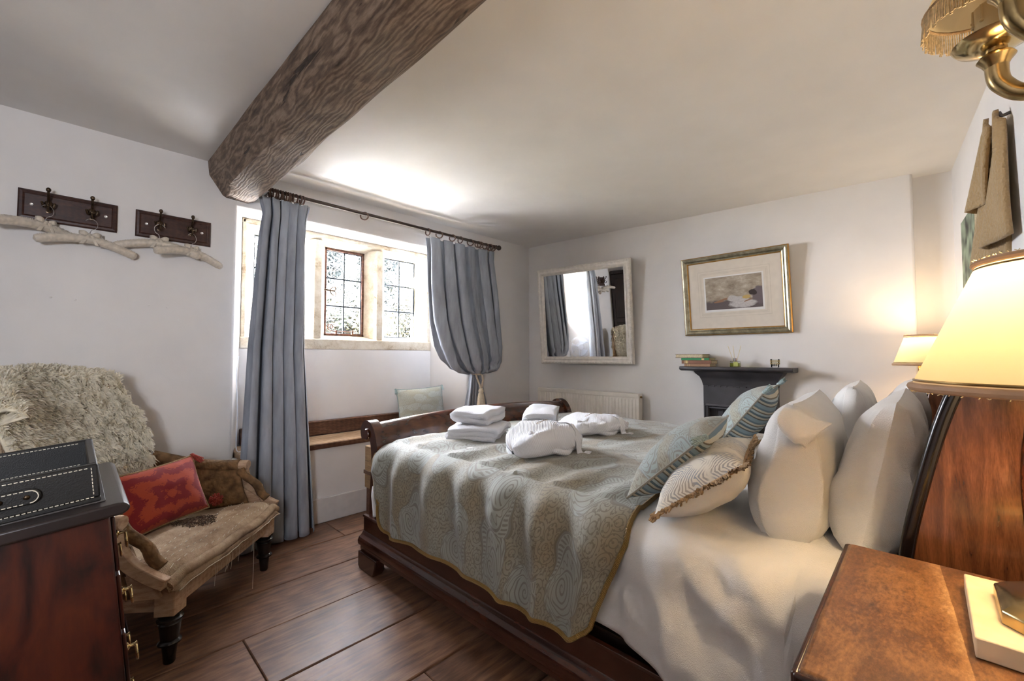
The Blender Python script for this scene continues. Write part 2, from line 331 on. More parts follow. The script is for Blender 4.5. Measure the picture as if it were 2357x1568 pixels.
    mx = t.math('ABSOLUTE', t.math('SUBTRACT', s.outputs[0], 0.5)); cb = t.n('CombineXYZ'); t.set(cb.inputs[0], mx); t.set(cb.inputs[1], s.outputs[1])
    d = t.n('VectorMath', operation='LENGTH'); e = t.n('VectorMath', operation='SUBTRACT'); t.set(e.inputs[0], cb); e.inputs[1].default_value = (0, 0.48, 0); t.set(d.inputs[0], e.outputs[0])
    nz = t.noise(cb.outputs[0], 13, 5, 0.65, 2.0)
    se = t.n('SeparateXYZ'); t.set(se.inputs[0], e.outputs[0]); an = t.math('ARCTAN2', se.outputs[1], se.outputs[0])
    q = t.math('ADD', t.math('MULTIPLY', d.outputs['Value'], t.math('MULTIPLY_ADD', t.math('COSINE', t.math('MULTIPLY', an, 5)), 0.22, 1.0)), t.math('MULTIPLY', nz.outputs[0], 0.30))
    a = t.ramp(t.math('PINGPONG', t.math('MULTIPLY', q, 3.4), 0.5), [(0.22, (0, 0, 0)), (0.27, (1, 1, 1))])
    col = t.mix(a, lin('8e1f26'), lin('b8472b'))
    MT['damask'] = t.fin(col, 0.8, 0, t.bump(a, -0.5, 0.004), Sheen_Weight=0.2)
    # lampshade: light passes through from the bulb
    for nm, c, k in (('shade', 'e6d2a8', 0.12), ('shade_pleat', 'e0cba0', 0.45)):
        t = NT(nm); df = t.n('BsdfDiffuse', {'Color': lin(c)}); tl = t.n('BsdfTranslucent', {'Color': lin(c)}); mx = t.n('MixShader')
        mx.inputs[0].default_value = k; t.set(mx.inputs[1], df.outputs[0]); t.set(mx.inputs[2], tl.outputs[0]); t.t.links.new(mx.outputs[0], t.out.inputs[0]); MT[nm] = t.m
    MT['trim_pink'] = plain('shade_trim', 'c09a78', 0.5)
    t = NT('bulb'); em = t.n('Emission', {'Color': (1, 0.74, 0.40, 1), 'Strength': 14.0}); t.t.links.new(em.outputs[0], t.out.inputs[0]); MT['bulb'] = t.m
    # the framed print: plain washes of colour (flat print)
    t = NT('print_washes'); v = t.coord('UV'); s = t.n('SeparateXYZ'); t.set(s.inputs[0], v); n = t.noise(v, 5, 5, 0.65); n3 = t.noise(v, 14, 4, 0.6)
    u_, w_ = s.outputs[0], s.outputs[1]
    col = t.ramp(n.outputs[0], [(0.3, lin('7e7060')), (0.55, lin('a99b88')), (0.75, lin('cabfb0'))])
    def ell(cx, cy, rx, ry, rot=0.0, soft=0.25):
        dx = t.math('SUBTRACT', u_, cx); dy = t.math('SUBTRACT', w_, cy); c, s_ = math.cos(rot), math.sin(rot)
        a = t.math('DIVIDE', t.math('ADD', t.math('MULTIPLY', dx, c), t.math('MULTIPLY', dy, s_)), rx)
        b = t.math('DIVIDE', t.math('SUBTRACT', t.math('MULTIPLY', dy, c), t.math('MULTIPLY', dx, s_)), ry)
        q = t.math('ADD', t.math('ADD', t.math('MULTIPLY', a, a), t.math('MULTIPLY', b, b)), t.math('MULTIPLY', t.math('SUBTRACT', n3.outputs[0], 0.5), 1.2))
        return t.ramp(q, [(1.0 - soft, (1, 1, 1)), (1.0, (0, 0, 0))])
    low = t.ramp(t.math('ADD', w_, t.math('MULTIPLY', n3.outputs[0], 0.15)), [(0.30, (1, 1, 1)), (0.40, (0, 0, 0))])
    col = t.mix(low, col, lin('5d5250'))
    col = t.mix(ell(0.95, 0.35, 0.14, 0.28), col, lin('6a5e60'))
    n4 = t.noise(v, 26, 4, 0.7)
    for a in ((0.36, 0.31, 0.20, 0.030, 0.38), (0.24, 0.235, 0.10, 0.024, 0.12)): col = t.mix(ell(*a), col, lin('8f6a50'))
    wash = t.mix(n4.outputs[0], lin('8d8583'), lin('d8d2ce'))
    for a in ((0.66, 0.14, 0.27, 0.14, 0.03), (0.50, 0.30, 0.10, 0.13, 0.9), (0.62, 0.27, 0.18, 0.10, -0.2)): col = t.mix(ell(*a, 0.5), col, wash)
    col = t.mix(ell(0.73, 0.33, 0.075, 0.06, 0.1), col, lin('b99c5f'))
    col = t.mix(ell(0.76, 0.23, 0.085, 0.018, 0.5), col, lin('8f6a50'))
    col = t.mix(ell(0.84, 0.45, 0.07, 0.09, 0.3), col, lin('3a2e2a'))
    MT['print'] = t.fin(col, 0.8)
    MT['canvas_print'] = plain('landscape_print', '7f8a72', 0.6, 0, 0.5, 14)
build_materials()

# ------------------------------------------------------------------ mesh helpers
class B:
    """collects geometry for ONE mesh object"""
    def __init__(self): self.v = []; self.f = []; self.uv = {}
    def add(self, vs, fs, uvs=None):
        o = len(self.v); self.v += [tuple(p) for p in vs]
        for i, f in enumerate(fs):
            if uvs: self.uv[len(self.f)] = [uvs[k] for k in f]
            self.f.append(tuple(k + o for k in f))
        return self
    def box(self, c, s, R=None):
        x, y, z = s[0] / 2, s[1] / 2, s[2] / 2
        vs = [Vector((a * x, b * y, d * z)) for a in (-1, 1) for b in (-1, 1) for d in (-1, 1)]
        if R is not None: vs = [R @ p for p in vs]
        vs = [p + Vector(c) for p in vs]
        return self.add(vs, [(0, 1, 3, 2), (4, 6, 7, 5), (0, 4, 5, 1), (2, 3, 7, 6), (0, 2, 6, 4), (1, 5, 7, 3)])
    def b2(self, lo, hi):
        return self.box([(a + b) / 2 for a, b in zip(lo, hi)], [b - a for a, b in zip(lo, hi)])
    def prism(self, poly, a, b, axis='Z'):
        """poly: 2D points in the plane normal to axis, extruded from a to b"""
        def P(p, h):
            return {'Z': (p[0], p[1], h), 'X': (h, p[0], p[1]), 'Y': (p[0], h, p[1])}[axis]
        n = len(poly); vs = [P(p, a) for p in poly] + [P(p, b) for p in poly]
        fs = [tuple(range(n))[::-1], tuple(range(n, 2 * n))] + [(i, (i + 1) % n, n + (i + 1) % n, n + i) for i in range(n)]
        return self.add(vs, fs)
    def lathe(self, prof, c=(0, 0, 0), seg=24, R=None, ang=2 * PI, close=False):
        """prof: (radius, height) list around local Z"""
        vs = []; m = len(prof)
        for j in range(seg):
            a = ang * j / seg
            for r, h in prof:
                p = Vector((r * math.cos(a), r * math.sin(a), h))
                if R is not None: p = R @ p
                vs.append(p + Vector(c))
        fs = []
        for j in range(seg):
            k = (j + 1) % seg
            for i in range(m - 1): fs.append((j * m + i, k * m + i, k * m + i + 1, j * m + i + 1))
            if close: fs.append((j * m + m - 1, k * m + m - 1, k * m, j * m))
        return self.add(vs, fs)
    def tube(self, pts, r, seg=8, cap=True, flat=1.0, up=None):
        pts = [Vector(p) for p in pts]; n = len(pts); vs = []
        rs = r if isinstance(r, (list, tuple)) else [r] * n
        u0 = None
        for i, p in enumerate(pts):
            t = (pts[min(i + 1, n - 1)] - pts[max(i - 1, 0)])
            t = t.normalized() if t.length > 1e-9 else Vector((0, 0, 1))
            if u0 is None:
                a = Vector(up) if up is not None else (Vector((0, 0, 1)) if abs(t.z) < 0.9 else Vector((1, 0, 0)))
            else: a = u0
            u = (a - t * a.dot(t)); u = u.normalized() if u.length > 1e-6 else t.orthogonal().normalized(); u0 = u; w = t.cross(u)
            for k in range(seg):
                q = 2 * PI * k / seg
                vs.append(p + u * math.cos(q) * rs[i] * flat + w * math.sin(q) * rs[i])
        fs = [(i * seg + k, i * seg + (k + 1) % seg, (i + 1) * seg + (k + 1) % seg, (i + 1) * seg + k) for i in range(n - 1) for k in range(seg)]
        if cap: fs += [tuple(range(seg))[::-1], tuple((n - 1) * seg + k for k in range(seg))]
        return self.add(vs, fs)
    def grid(self, nu, nv, fn, wrap_u=False):
        """fn(u,v)->(x,y,z) or ((x,y,z),(s,t)); u,v in 0..1"""
        vs = []; uv = []
        for j in range(nv + 1):
            for i in range(nu + 1):
                u, v = i / nu, j / nv; p = fn(u, v)
                if isinstance(p[0], (tuple, list, Vector)): uv.append(p[1]); p = p[0]
                else: uv.append((u, v))
                vs.append(p)
        w = nu + 1
        fs = [(j * w + i, j * w + i + 1, (j + 1) * w + i + 1, (j + 1) * w + i) for j in range(nv) for i in range(nu)]
        return self.add(vs, fs, uv)
    def ball(self, c, r, seg=12, rings=8, s=(1, 1, 1)):
        vs = []; 
        for j in range(rings + 1):
            a = PI * j / rings
            for i in range(seg):
                q = 2 * PI * i / seg
                vs.append((c[0] + r * s[0] * math.sin(a) * math.cos(q), c[1] + r * s[1] * math.sin(a) * math.sin(q), c[2] + r * s[2] * math.cos(a)))
        fs = [(j * seg + i, (j + 1) * seg + i, (j + 1) * seg + (i + 1) % seg, j * seg + (i + 1) % seg) for j in range(rings) for i in range(seg)]
        return self.add(vs, fs)
    def torus(self, c, R_, r, seg=24, sec=8, M=None, s=1.0):
        vs = []
        for j in range(seg):
            a = 2 * PI * j / seg
            for i in range(sec):
                b = 2 * PI * i / sec
                p = Vector(((R_ + r * math.cos(b)) * math.cos(a), (R_ + r * math.cos(b)) * math.sin(a) * s, r * math.sin(b)))
                if M is not None: p = M @ p
                vs.append(p + Vector(c))
        fs = [(j * sec + i, ((j + 1) % seg) * sec + i, ((j + 1) % seg) * sec + (i + 1) % sec, j * sec + (i + 1) % sec) for j in range(seg) for i in range(sec)]
        return self.add(vs, fs)
    def o(self, name, mat, parent=None, world=False, smooth=True, bevel=0, seg=2, sub=0, solid=0, loc=None, rot=None, angle=40, kind=None, disp=None):
        me = bpy.data.meshes.new(name); me.from_pydata(self.v, [], self.f)
        if self.uv:
            ul = me.uv_layers.new(name='UVMap')
            for p in me.polygons:
                u = self.uv.get(p.index)
                if u:
                    for k, li in enumerate(p.loop_indices): ul.data[li].uv = u[k]
        me.validate(); me.update()
        import bmesh
        bm = bmesh.new(); bm.from_mesh(me); bmesh.ops.remove_doubles(bm, verts=bm.verts, dist=1e-5); bmesh.ops.recalc_face_normals(bm, faces=bm.faces)
        if smooth:
            ca = math.radians(angle)
            for e in bm.edges:
                if len(e.link_faces) == 2: e.smooth = e.calc_face_angle(0) < ca
                else: e.smooth = True
            for f in bm.faces: f.smooth = True
        bm.to_mesh(me); bm.free()
        me.materials.append(MT[mat] if isinstance(mat, str) else mat)
        ob = bpy.data.objects.new(name, me); COL.objects.link(ob)
        if loc is not None: ob.location = loc
        if rot is not None: ob.rotation_euler = rot
        if parent is not None:
            ob.parent = parent
            if world: ob.matrix_parent_inverse = Matrix.LocRotScale(parent.location, parent.rotation_euler, parent.scale).inverted()
        if solid:
            m = ob.modifiers.new('solid', 'SOLIDIFY'); m.thickness = solid; m.offset = 0
        if bevel:
            m = ob.modifiers.new('bevel', 'BEVEL'); m.width = bevel; m.segments = seg; m.limit_method = 'ANGLE'; m.angle_limit = math.radians(35); m.harden_normals = False
        if sub:
            m = ob.modifiers.new('sub', 'SUBSURF'); m.levels = sub; m.render_levels = sub
        if kind: ob['kind'] = kind
        return ob

def thing(name, label, cat, loc=(0, 0, 0), rot=(0, 0, 0), group=None):
    e = bpy.data.objects.new(name, None); COL.objects.link(e); e.location = loc; e.rotation_euler = rot; e.empty_display_size = 0.05
    return tag(e, label, cat, group)
def tag(o, label, cat, group=None, kind=None):
    o['label'] = label; o['category'] = cat
    if group: o['group'] = group
    if kind: o['kind'] = kind
    return o
def struct(o, label, cat):
    o['kind'] = 'structure'; o['label'] = label; o['category'] = cat; return o
def copy_tree(o, parent=None):
    c = o.copy(); COL.objects.link(c)
    if parent is not None: c.parent = parent
    for ch in [x for x in bpy.data.objects if x.parent == o]: copy_tree(ch, c)
    return c
def frame_rot(ex, ey):
    """rotation whose local x,y are ex, ey"""
    ex = Vector(ex).normalized(); ey = Vector(ey); ey = (ey - ex * ey.dot(ex)).normalized(); ez = ex.cross(ey)
    return Matrix((ex, ey, ez)).transposed().to_euler()
def lerp(a, b, t): return a + (b - a) * t
def table(ts, t):
    """piecewise smooth interpolation in rows (t, a, b, ...)"""
    if t <= ts[0][0]: return list(ts[0][1:])
    for p, q in zip(ts, ts[1:]):
        if t <= q[0]:
            k = (t - p[0]) / (q[0] - p[0])
            return [lerp(a, b, k) for a, b in zip(p[1:], q[1:])]
    return list(ts[-1][1:])
def nz(x, y, z=0.0, s=1.0): return mnoise.noise(Vector((x * s, y * s, z * s)))
def catmull(pts, n=8):
    pts = [Vector(p) for p in pts]; out = []
    for i in range(len(pts) - 1):
        p0, p1, p2, p3 = pts[max(i - 1, 0)], pts[i], pts[i + 1], pts[min(i + 2, len(pts) - 1)]
        for k in range(n):
            t = k / n; out.append(0.5 * ((2 * p1) + (p2 - p0) * t + (2 * p0 - 5 * p1 + 4 * p2 - p3) * t * t + (3 * p1 - p0 - 3 * p2 + p3) * t ** 3))
    return out + [pts[-1]]

# ------------------------------------------------------------------ room shell
XB, YW, XR = 3.673, 3.295, -1.6           # back wall, window wall, wall behind the camera
def ceil_z(x, y): return 2.405 + 0.033 * y + 0.008 * nz(x, y, 3, 1.1)
def right_y(x): return -0.384 + 0.064 * x   # the slightly skewed right-hand wall

# floor: wide oak boards, each a piece of its own
bd = [3.66, 3.30, 2.94, 2.57, 2.19, 1.81, 1.46, 1.10, 0.73, 0.37, 0.0, -0.40]
fl = B().b2((XR - 0.1, -0.6, -0.06), (XB + 0.3, YW + 0.4, -0.022)).o('floor', 'plank_gap')
struct(fl, 'wide dark oak floorboards with open joints running towards the fireplace wall', 'floor')
joints = {2.94: [1.35], 2.57: [0.2, 2.3], 2.19: [2.9], 1.81: [0.55], 1.46: [2.2], 1.10: [1.0], 0.73: [2.6], 0.37: [0.4], 0.0: [1.6], -0.40: [2.4], 3.30: [0.0]}
for a, b in zip(bd, bd[1:]):
    xs = [XR - 0.05] + joints.get(b, []) + [XB + 0.1]
    for x0, x1 in zip(xs, xs[1:]):
        bb = B(); n = max(4, int((x1 - x0) / 0.18)); g = 0.004
        dz = random.uniform(-0.0015, 0.0015); ph = random.random() * 10
        top0 = [(lerp(x0 + 0.002, x1 - 0.002, i / n), b + g + 0.0025 * nz(i * 0.6, ph), dz) for i in range(n + 1)]
        top1 = [(lerp(x0 + 0.002, x1 - 0.002, i / n), a - g + 0.0025 * nz(i * 0.6, ph + 5), dz) for i in range(n + 1)]
        m = n + 1
        vs = top0 + top1 + [(p[0], p[1], -0.022) for p in top0] + [(p[0], p[1], -0.022) for p in top1]
        fs = []
        for i in range(n):
            fs += [(i, i + 1, m + i + 1, m + i), (i, 2 * m + i, 2 * m + i + 1, i + 1), (m + i, m + i + 1, 3 * m + i + 1, 3 * m + i)]
        fs += [(0, m, 3 * m, 2 * m), (n, 2 * m + n, 3 * m + n, m + n)]
        bb.add(vs, fs).o('floorboard', 'plank', fl, smooth=False, bevel=0.003, seg=1)

# ceiling
cb = B().grid(60, 50, lambda u, v: (lerp(XR - 0.1, XB + 0.2, u), lerp(-0.7, YW + 0.1, v), ceil_z(lerp(XR - 0.1, XB + 0.2, u), lerp(-0.7, YW + 0.1, v))))
cb.b2((XR - 0.3, -0.9, 2.62), (XB + 0.4, 4.0, 2.72))
struct(cb.o('ceiling', 'ceiling_plaster'), 'uneven white plaster ceiling on either side of the oak beam', 'ceiling')

# window wall with its deep splayed recess
w = B()
w.prism([(XR - 0.1, YW), (0.735, YW), (0.86, 3.68), (0.86, 3.98), (XR - 0.1, 3.98)], -0.05, 2.65)
w.prism([(2.75, YW), (XB + 0.3, YW), (XB + 0.3, 3.98), (2.54, 3.98), (2.54, 3.68)], -0.05, 2.65)
w.prism([(YW, 2.262), (3.68, 2.30), (3.98, 2.30), (3.98, 2.65), (YW, 2.65)], 0.72, 2.77, 'X')
w.b2((0.72, 3.655, -0.05), (2.77, 3.98, 1.31))
w.b2((0.72, YW, -0.05), (2.77, 3.66, 0.556))
wl = w.o('wall_left', 'plaster', bevel=0.014, seg=3, smooth=True)
struct(wl, 'uneven white plaster wall with coat hooks and a deep splayed window recess', 'wall')
# little plugged screw holes and a hairline joint below the racks
for x, z in ((-0.095, 1.56), (-0.005, 1.555), (0.30, 1.55), (0.385, 1.545)):
    B().ball((x, YW - 0.001, z), 0.006, 8, 5, (1, 0.5, 0.8)).o('filled_hole', 'plaster', wl)
# back wall, with a shallow step at the right
w = B()
w.b2((XB, 0.035, -0.05), (XB + 0.3, YW + 0.1, 2.65))
w.b2((XB + 0.09, -0.6, -0.05), (XB + 0.3, 0.05, 2.65))
struct(w.o('wall_back', 'plaster', bevel=0.012, seg=3), 'white plaster wall with mirror, radiator and fireplace, lamp lit at right', 'wall')
# right wall (towel, sconce), with an opening for the added, unseen fill window
w = B()
def rw(x0, x1, z0, z1):
    w.prism([(x0, right_y(x0)), (x1, right_y(x1)), (x1, right_y(x1) - 0.25), (x0, right_y(x0) - 0.25)], z0, z1)
rw(-0.7, XB + 0.3, -0.05, 2.65); rw(XR - 0.1, -1.3, -0.05, 2.65); rw(-1.3, -0.7, -0.05, 1.4); rw(-1.3, -0.7, 1.85, 2.65)
struct(w.o('wall_right', 'plaster', bevel=0.008, seg=2), 'pale plaster wall behind the headboard with brass sconce and hanging cloth', 'wall')
w = B().b2((XR - 0.25, -0.8, -0.05), (XR, 4.0, 2.65))
struct(w.o('wall_rear', 'plaster'), 'plain white plaster wall behind the viewer', 'wall')

# skirting of the window seat and its boards
sk = B().b2((1.18, YW - 0.022, 0.0), (XB - 0.003, YW + 0.004, 0.184)).o('baseboard_left', 'skirting', bevel=0.006)
struct(sk, 'tall plain white skirting board under the window seat', 'baseboard')
st = thing('window_seat', 'narrow oak window seat shelf with dark back board below the stone window', 'window seat', (1.7, 3.45, 0.556))
B().b2((0.78, YW - 0.02, 0.557), (2.72, 3.60, 0.597)).o('seat_board', 'seat_oak_light', st, True, bevel=0.006)
B().b2((0.80, YW - 0.026, 0.553), (2.70, YW - 0.0195, 0.590)).o('front_lip', 'seat_oak', st, True, bevel=0.003)
B().b2((0.86, 3.600, 0.597), (2.60, 3.652, 0.715)).o('back_board', 'seat_oak', st, True, bevel=0.008)

# ceiling beam
bm_ = B(); sec = [(0.565, 2.56), (0.572, 2.47), (0.578, 2.42), (0.632, 2.295), (0.655, 2.284), (0.80, 2.280), (0.835, 2.31), (0.88, 2.40), (0.90, 2.56)]
ny = 70; vs = []
for j in range(ny + 1):
    y = lerp(-0.65, YW + 0.02, j / ny)
    for k, (x, z) in enumerate(sec):
        a = 0.010 if k in (3, 4, 5, 6) else 0.004
        end = max(0, (y - 2.9) / 0.4)                # hewn away a little where it meets the wall
        vs.append((x + a * nz(y * 2.3, k * 3.1) + (0.02 * end if k in (3, 4) else 0), y, z + a * nz(y * 2.7, k * 5.3, 7) + (0.015 * end if k in (3, 4, 5) else 0)))
m = len(sec)
fs = [(j * m + k, j * m + k + 1, (j + 1) * m + k + 1, (j + 1) * m + k) for j in range(ny) for k in range(m - 1)] + [tuple(range(m)), tuple(ny * m + k for k in range(m))]
tag(bm_.add(vs, fs).o('ceiling_beam', 'oak_beam', angle=30), 'massive hewn dark oak beam running across the ceiling to the wall', 'beam')

# ------------------------------------------------------------------ stone mullioned window
YF, YG = 3.665, 3.80
wn = B(); Z0, Z1 = 1.43, 2.215
wroot = bpy.data.objects.new('window_1', None); COL.objects.link(wroot); wroot.location = (1.7, 3.7, 1.31)
struct(wroot, 'three-light stone mullioned window with leaded panes above the window seat', 'window')
lights = [(0.965, 1.325), (1.515, 1.886), (2.088, 2.445)]
def stone(name, poly, z0, z1, axis='Z'):
    B().prism(poly, z0, z1, axis).o(name, 'stone', wroot, True, bevel=0.006, seg=2)
stone('jamb', [(0.86, YF), (0.885, YF), (0.965, YG - 0.03), (0.965, YG + 0.06), (0.83, YG + 0.06), (0.86, 3.68)], 1.38, 2.30)
stone('jamb', [(2.525, YF), (2.56, YF), (2.56, YG + 0.06), (2.445, YG + 0.06), (2.445, YG - 0.03)], 1.38, 2.30)
for a, b in ((1.325, 1.515), (1.886, 2.088)):
    c = (a + b) / 2
    stone('mullion', [(c - 0.028, YF), (c + 0.028, YF), (b, YG - 0.03), (b, YG + 0.06), (a, YG + 0.06), (a, YG - 0.03)], 1.40, 2.24)
stone('head', [(YF, 2.29), (YF, 2.262), (YG - 0.03, Z1), (YG + 0.06, Z1), (YG + 0.06, 2.32), (3.68, 2.32)], 0.855, 2.55, 'X')
stone('sill', [(YF - 0.012, 1.308), (YF - 0.012, 1.392), (YG - 0.03, Z0), (YG + 0.06, Z0), (YG + 0.06, 1.308)], 0.855, 2.555, 'X')
for li, (a, b) in enumerate(lights):
    mid = li == 1
    fw = 0.022 if mid else 0.006
    gx0, gx1, gz0, gz1 = a + fw, b - fw, Z0 + fw, Z1 - fw
    par = wroot
    if mid:
        cas = B()
        for lo, hi in (((a, YG - 0.02, Z0), (a + fw, YG + 0.02, Z1)), ((b - fw, YG - 0.02, Z0), (b, YG + 0.02, Z1)), ((a, YG - 0.02, Z0), (b, YG + 0.02, Z0 + fw)), ((a, YG - 0.02, Z1 - fw), (b, YG + 0.02, Z1))): cas.b2(lo, hi)
        cas = cas.o('casement_frame', 'rust_iron', wroot, True, bevel=0.003)
    cm = B()
    for k in range(3):
        x = lerp(gx0, gx1, k / 2); cm.b2((x - 0.0065, YG - 0.006, gz0), (x + 0.0065, YG + 0.006, gz1))
    for k in range(4):
        z = lerp(gz0, gz1, k / 3); cm.b2((gx0, YG - 0.006, z - 0.0065), (gx1, YG + 0.006, z + 0.0065))
    cm.o('lead_cames', 'lead', wroot, True, bevel=0.002)
    for i in range(2):
        for k in range(3):
            xa, xb = lerp(gx0, gx1, i / 2) + 0.004, lerp(gx0, gx1, (i + 1) / 2) - 0.004; za, zb = lerp(gz0, gz1, k / 3) + 0.004, lerp(gz0, gz1, (k + 1) / 3) - 0.004
            B().add([(xa, YG, za), (xb, YG, za), (xb, YG, zb), (xa, YG, zb)], [(0, 1, 2, 3)]).o('pane', 'pane', wroot, True, smooth=False)
# casement furniture: latch with forked tail, curled stay
lt = B().tube([(1.505, YG - 0.03, 1.835), (1.60, YG - 0.035, 1.83)], 0.010, 8)
lt.tube(catmull([(1.56, YG - 0.035, 1.833), (1.585, YG - 0.035, 1.862), (1.612, YG - 0.035, 1.862), (1.612, YG - 0.035, 1.842), (1.598, YG - 0.035, 1.842)], 6), 0.005, 6)
lt.tube(catmull([(1.56, YG - 0.035, 1.827), (1.585, YG - 0.035, 1.795), (1.612, YG - 0.035, 1.795), (1.612, YG - 0.035, 1.815), (1.598, YG - 0.035, 1.815)], 6), 0.005, 6)
lt.tube([(1.58, YG - 0.035, 1.83), (1.645, YG - 0.035, 1.828)], [0.006, 0.002], 6).o('latch', 'bronze', wroot, True)
cur = [(1.80 - 0.0, YG - 0.04, 1.472), (1.62, YG - 0.04, 1.470), (1.575, YG - 0.04, 1.478)]
for k in range(22):
    a = -PI / 2 - k * 0.42; r = 0.032 * (1 - k / 24); cur.append((1.572 + r * math.cos(a), YG - 0.04, 1.510 + r * math.sin(a)))
B().tube(cur, 0.005, 6).o('window_stay', 'rust_iron', wroot, True)
for x in (1.62, 1.77): B().b2((x - 0.008, YG - 0.045, 1.445), (x + 0.008, YG - 0.018, 1.482)).o('stay_pin', 'rust_iron', wroot, True, bevel=0.003)

# unseen side window, added to let fill daylight into the room
w2 = bpy.data.objects.new('fill_window', None); COL.objects.link(w2); w2.location = (-1.0, -0.6, 1.2)
struct(w2, 'unseen small white window added behind the viewer to admit fill light', 'window')
fr = B(); yy = right_y(-1.0) - 0.16
for lo, hi in (((-1.3, 1.4), (-1.25, 1.85)), ((-0.75, 1.4), (-0.70, 1.85)), ((-1.3, 1.4), (-0.7, 1.45)), ((-1.3, 1.80), (-0.7, 1.85)), ((-1.02, 1.42), (-0.98, 1.83))): fr.b2((lo[0], yy - 0.025, lo[1]), (hi[0], yy + 0.025, hi[1]))
fr.o('window_frame', 'skirting', w2, True, bevel=0.004)
for a, b in ((-1.25, -1.02), (-0.98, -0.75)):
    B().add([(a, yy, 1.45), (b, yy, 1.45), (b, yy, 1.80), (a, yy, 1.80)], [(0, 1, 2, 3)]).o('pane', 'pane', w2, True, smooth=False)

# ------------------------------------------------------------------ sleigh bed
bed = thing('sleigh_bed', 'dark mahogany sleigh bed with rolled footboard, moulded side rails and block feet', 'bed', (2.2, 1.2, 0))
XN, XF = 1.255, 3.185         # near and far outer faces of the posts
def offset_curve(c, t):
    out = []
    for i, p in enumerate(c):
        a = c[max(i - 1, 0)]; b = c[min(i + 1, len(c) - 1)]
        d = Vector((b[0] - a[0], b[1] - a[1])); d.normalize()
        out.append((p[0] - d.y * t, p[1] + d.x * t))
    return out
def sleigh(curve, th, x0, x1, arch=0.0, nx=24):
    """thick curved sheet: curve in (y,z), thickness th, from x0 to x1; arch lifts the middle towards the top"""
    a = offset_curve(curve, th / 2); b = offset_curve(curve, -th / 2); loop = a + b[::-1]; m = len(loop)
    zlo = min(p[1] for p in curve); zhi = max(p[1] for p in curve)
    vs = []
    for i in range(nx + 1):
        s = i / nx; x = lerp(x0, x1, s); ar = arch * (1 - (2 * s - 1) ** 2)
        for y, z in loop:
            k = max(0, (z - zlo) / (zhi - zlo)); vs.append((x, y, z + ar * k * k))
    fs = [(i * m + k, i * m + (k + 1) % m, (i + 1) * m + (k + 1) % m, (i + 1) * m + k) for i in range(nx) for k in range(m)]
    fs += [tuple(range(m))[::-1], tuple(nx * m + k for k in range(m))]
    return vs, fs
def c2(pts, n=6): return [(p.x, p.y) for p in catmull([(a, b, 0) for a, b in pts], n)]
foot = c2([(2.375, 0.10), (2.372, 0.40), (2.362, 0.60), (2.366, 0.69), (2.388, 0.762), (2.425, 0.806), (2.468, 0.812), (2.492, 0.785), (2.480, 0.752)])
B().add(*sleigh(foot, 0.045, XN + 0.05, XF - 0.05, 0.035)).o('footboard', 'mahogany', bed, True, angle=50)
ft_in = c2([(2.345, 0.42), (2.338, 0.60), (2.342, 0.66), (2.352, 0.70)])
fp = B().add(*sleigh(ft_in, 0.012, XN + 0.20, XF - 0.20, 0.02))
fp.o('footboard_panel', 'mahogany_y', bed, True, angle=50)
post = c2([(2.375, 0.0), (2.372, 0.40), (2.358, 0.60), (2.363, 0.69), (2.386, 0.766), (2.426, 0.812), (2.472, 0.818), (2.498, 0.787), (2.484, 0.750)])
for x0, x1 in ((XN, XN + 0.06), (XF - 0.06, XF)):
    B().add(*sleigh(post, 0.075, x0, x1, 0, 2)).o('footboard_post', 'mahogany', bed, True, bevel=0.008, angle=50)
    B().lathe([(0.0, 0), (0.030, 0), (0.034, 0.006), (0.030, 0.012), (0.0, 0.014)], (x0 - 0.012 if x0 < 2 else x1 - 0.002, 2.452, 0.775), 20, Euler((0, PI / 2, 0)).to_matrix()).o('scroll_boss', 'mahogany', bed, True)
# headboard: thick end panels with rounded dark edge, curved sheet between
head = c2([(-0.06, 0.10), (-0.05, 0.40), (-0.035, 0.72), (-0.048, 0.90), (-0.082, 1.05), (-0.125, 1.17), (-0.17, 1.22), (-0.205, 1.205)])
B().add(*sleigh(head, 0.05, XN + 0.06, XF - 0.06, 0.03)).o('headboard', 'mahogany', bed, True, angle=50)
fe = c2([(0.062, 0.0), (0.060, 0.35), (0.052, 0.66), (0.040, 0.83), (0.012, 0.98), (-0.022, 1.12), (-0.055, 1.21), (-0.095, 1.262), (-0.14, 1.255)])
re_ = c2([(-0.165, 1.225), (-0.152, 1.17), (-0.136, 1.08), (-0.133, 0.98), (-0.142, 0.86), (-0.165, 0.74), (-0.19, 0.62), (-0.195, 0.30), (-0.195, 0.0)])
for x0, x1 in ((XN, XN + 0.07), (XF - 0.07, XF)):
    B().prism(fe + re_, x0, x1, 'X').o('headboard_end', 'mahogany_panel', bed, True, bevel=0.012, seg=3, angle=35)
    xs = x0 if x0 < 2 else x1
    B().tube([(xs, y, z) for y, z in fe], 0.013, 10).o('edge_bead', 'ebony', bed, True)
    B().tube([(xs, y, z) for y, z in re_], 0.011, 10).o('edge_bead', 'mahogany', bed, True)
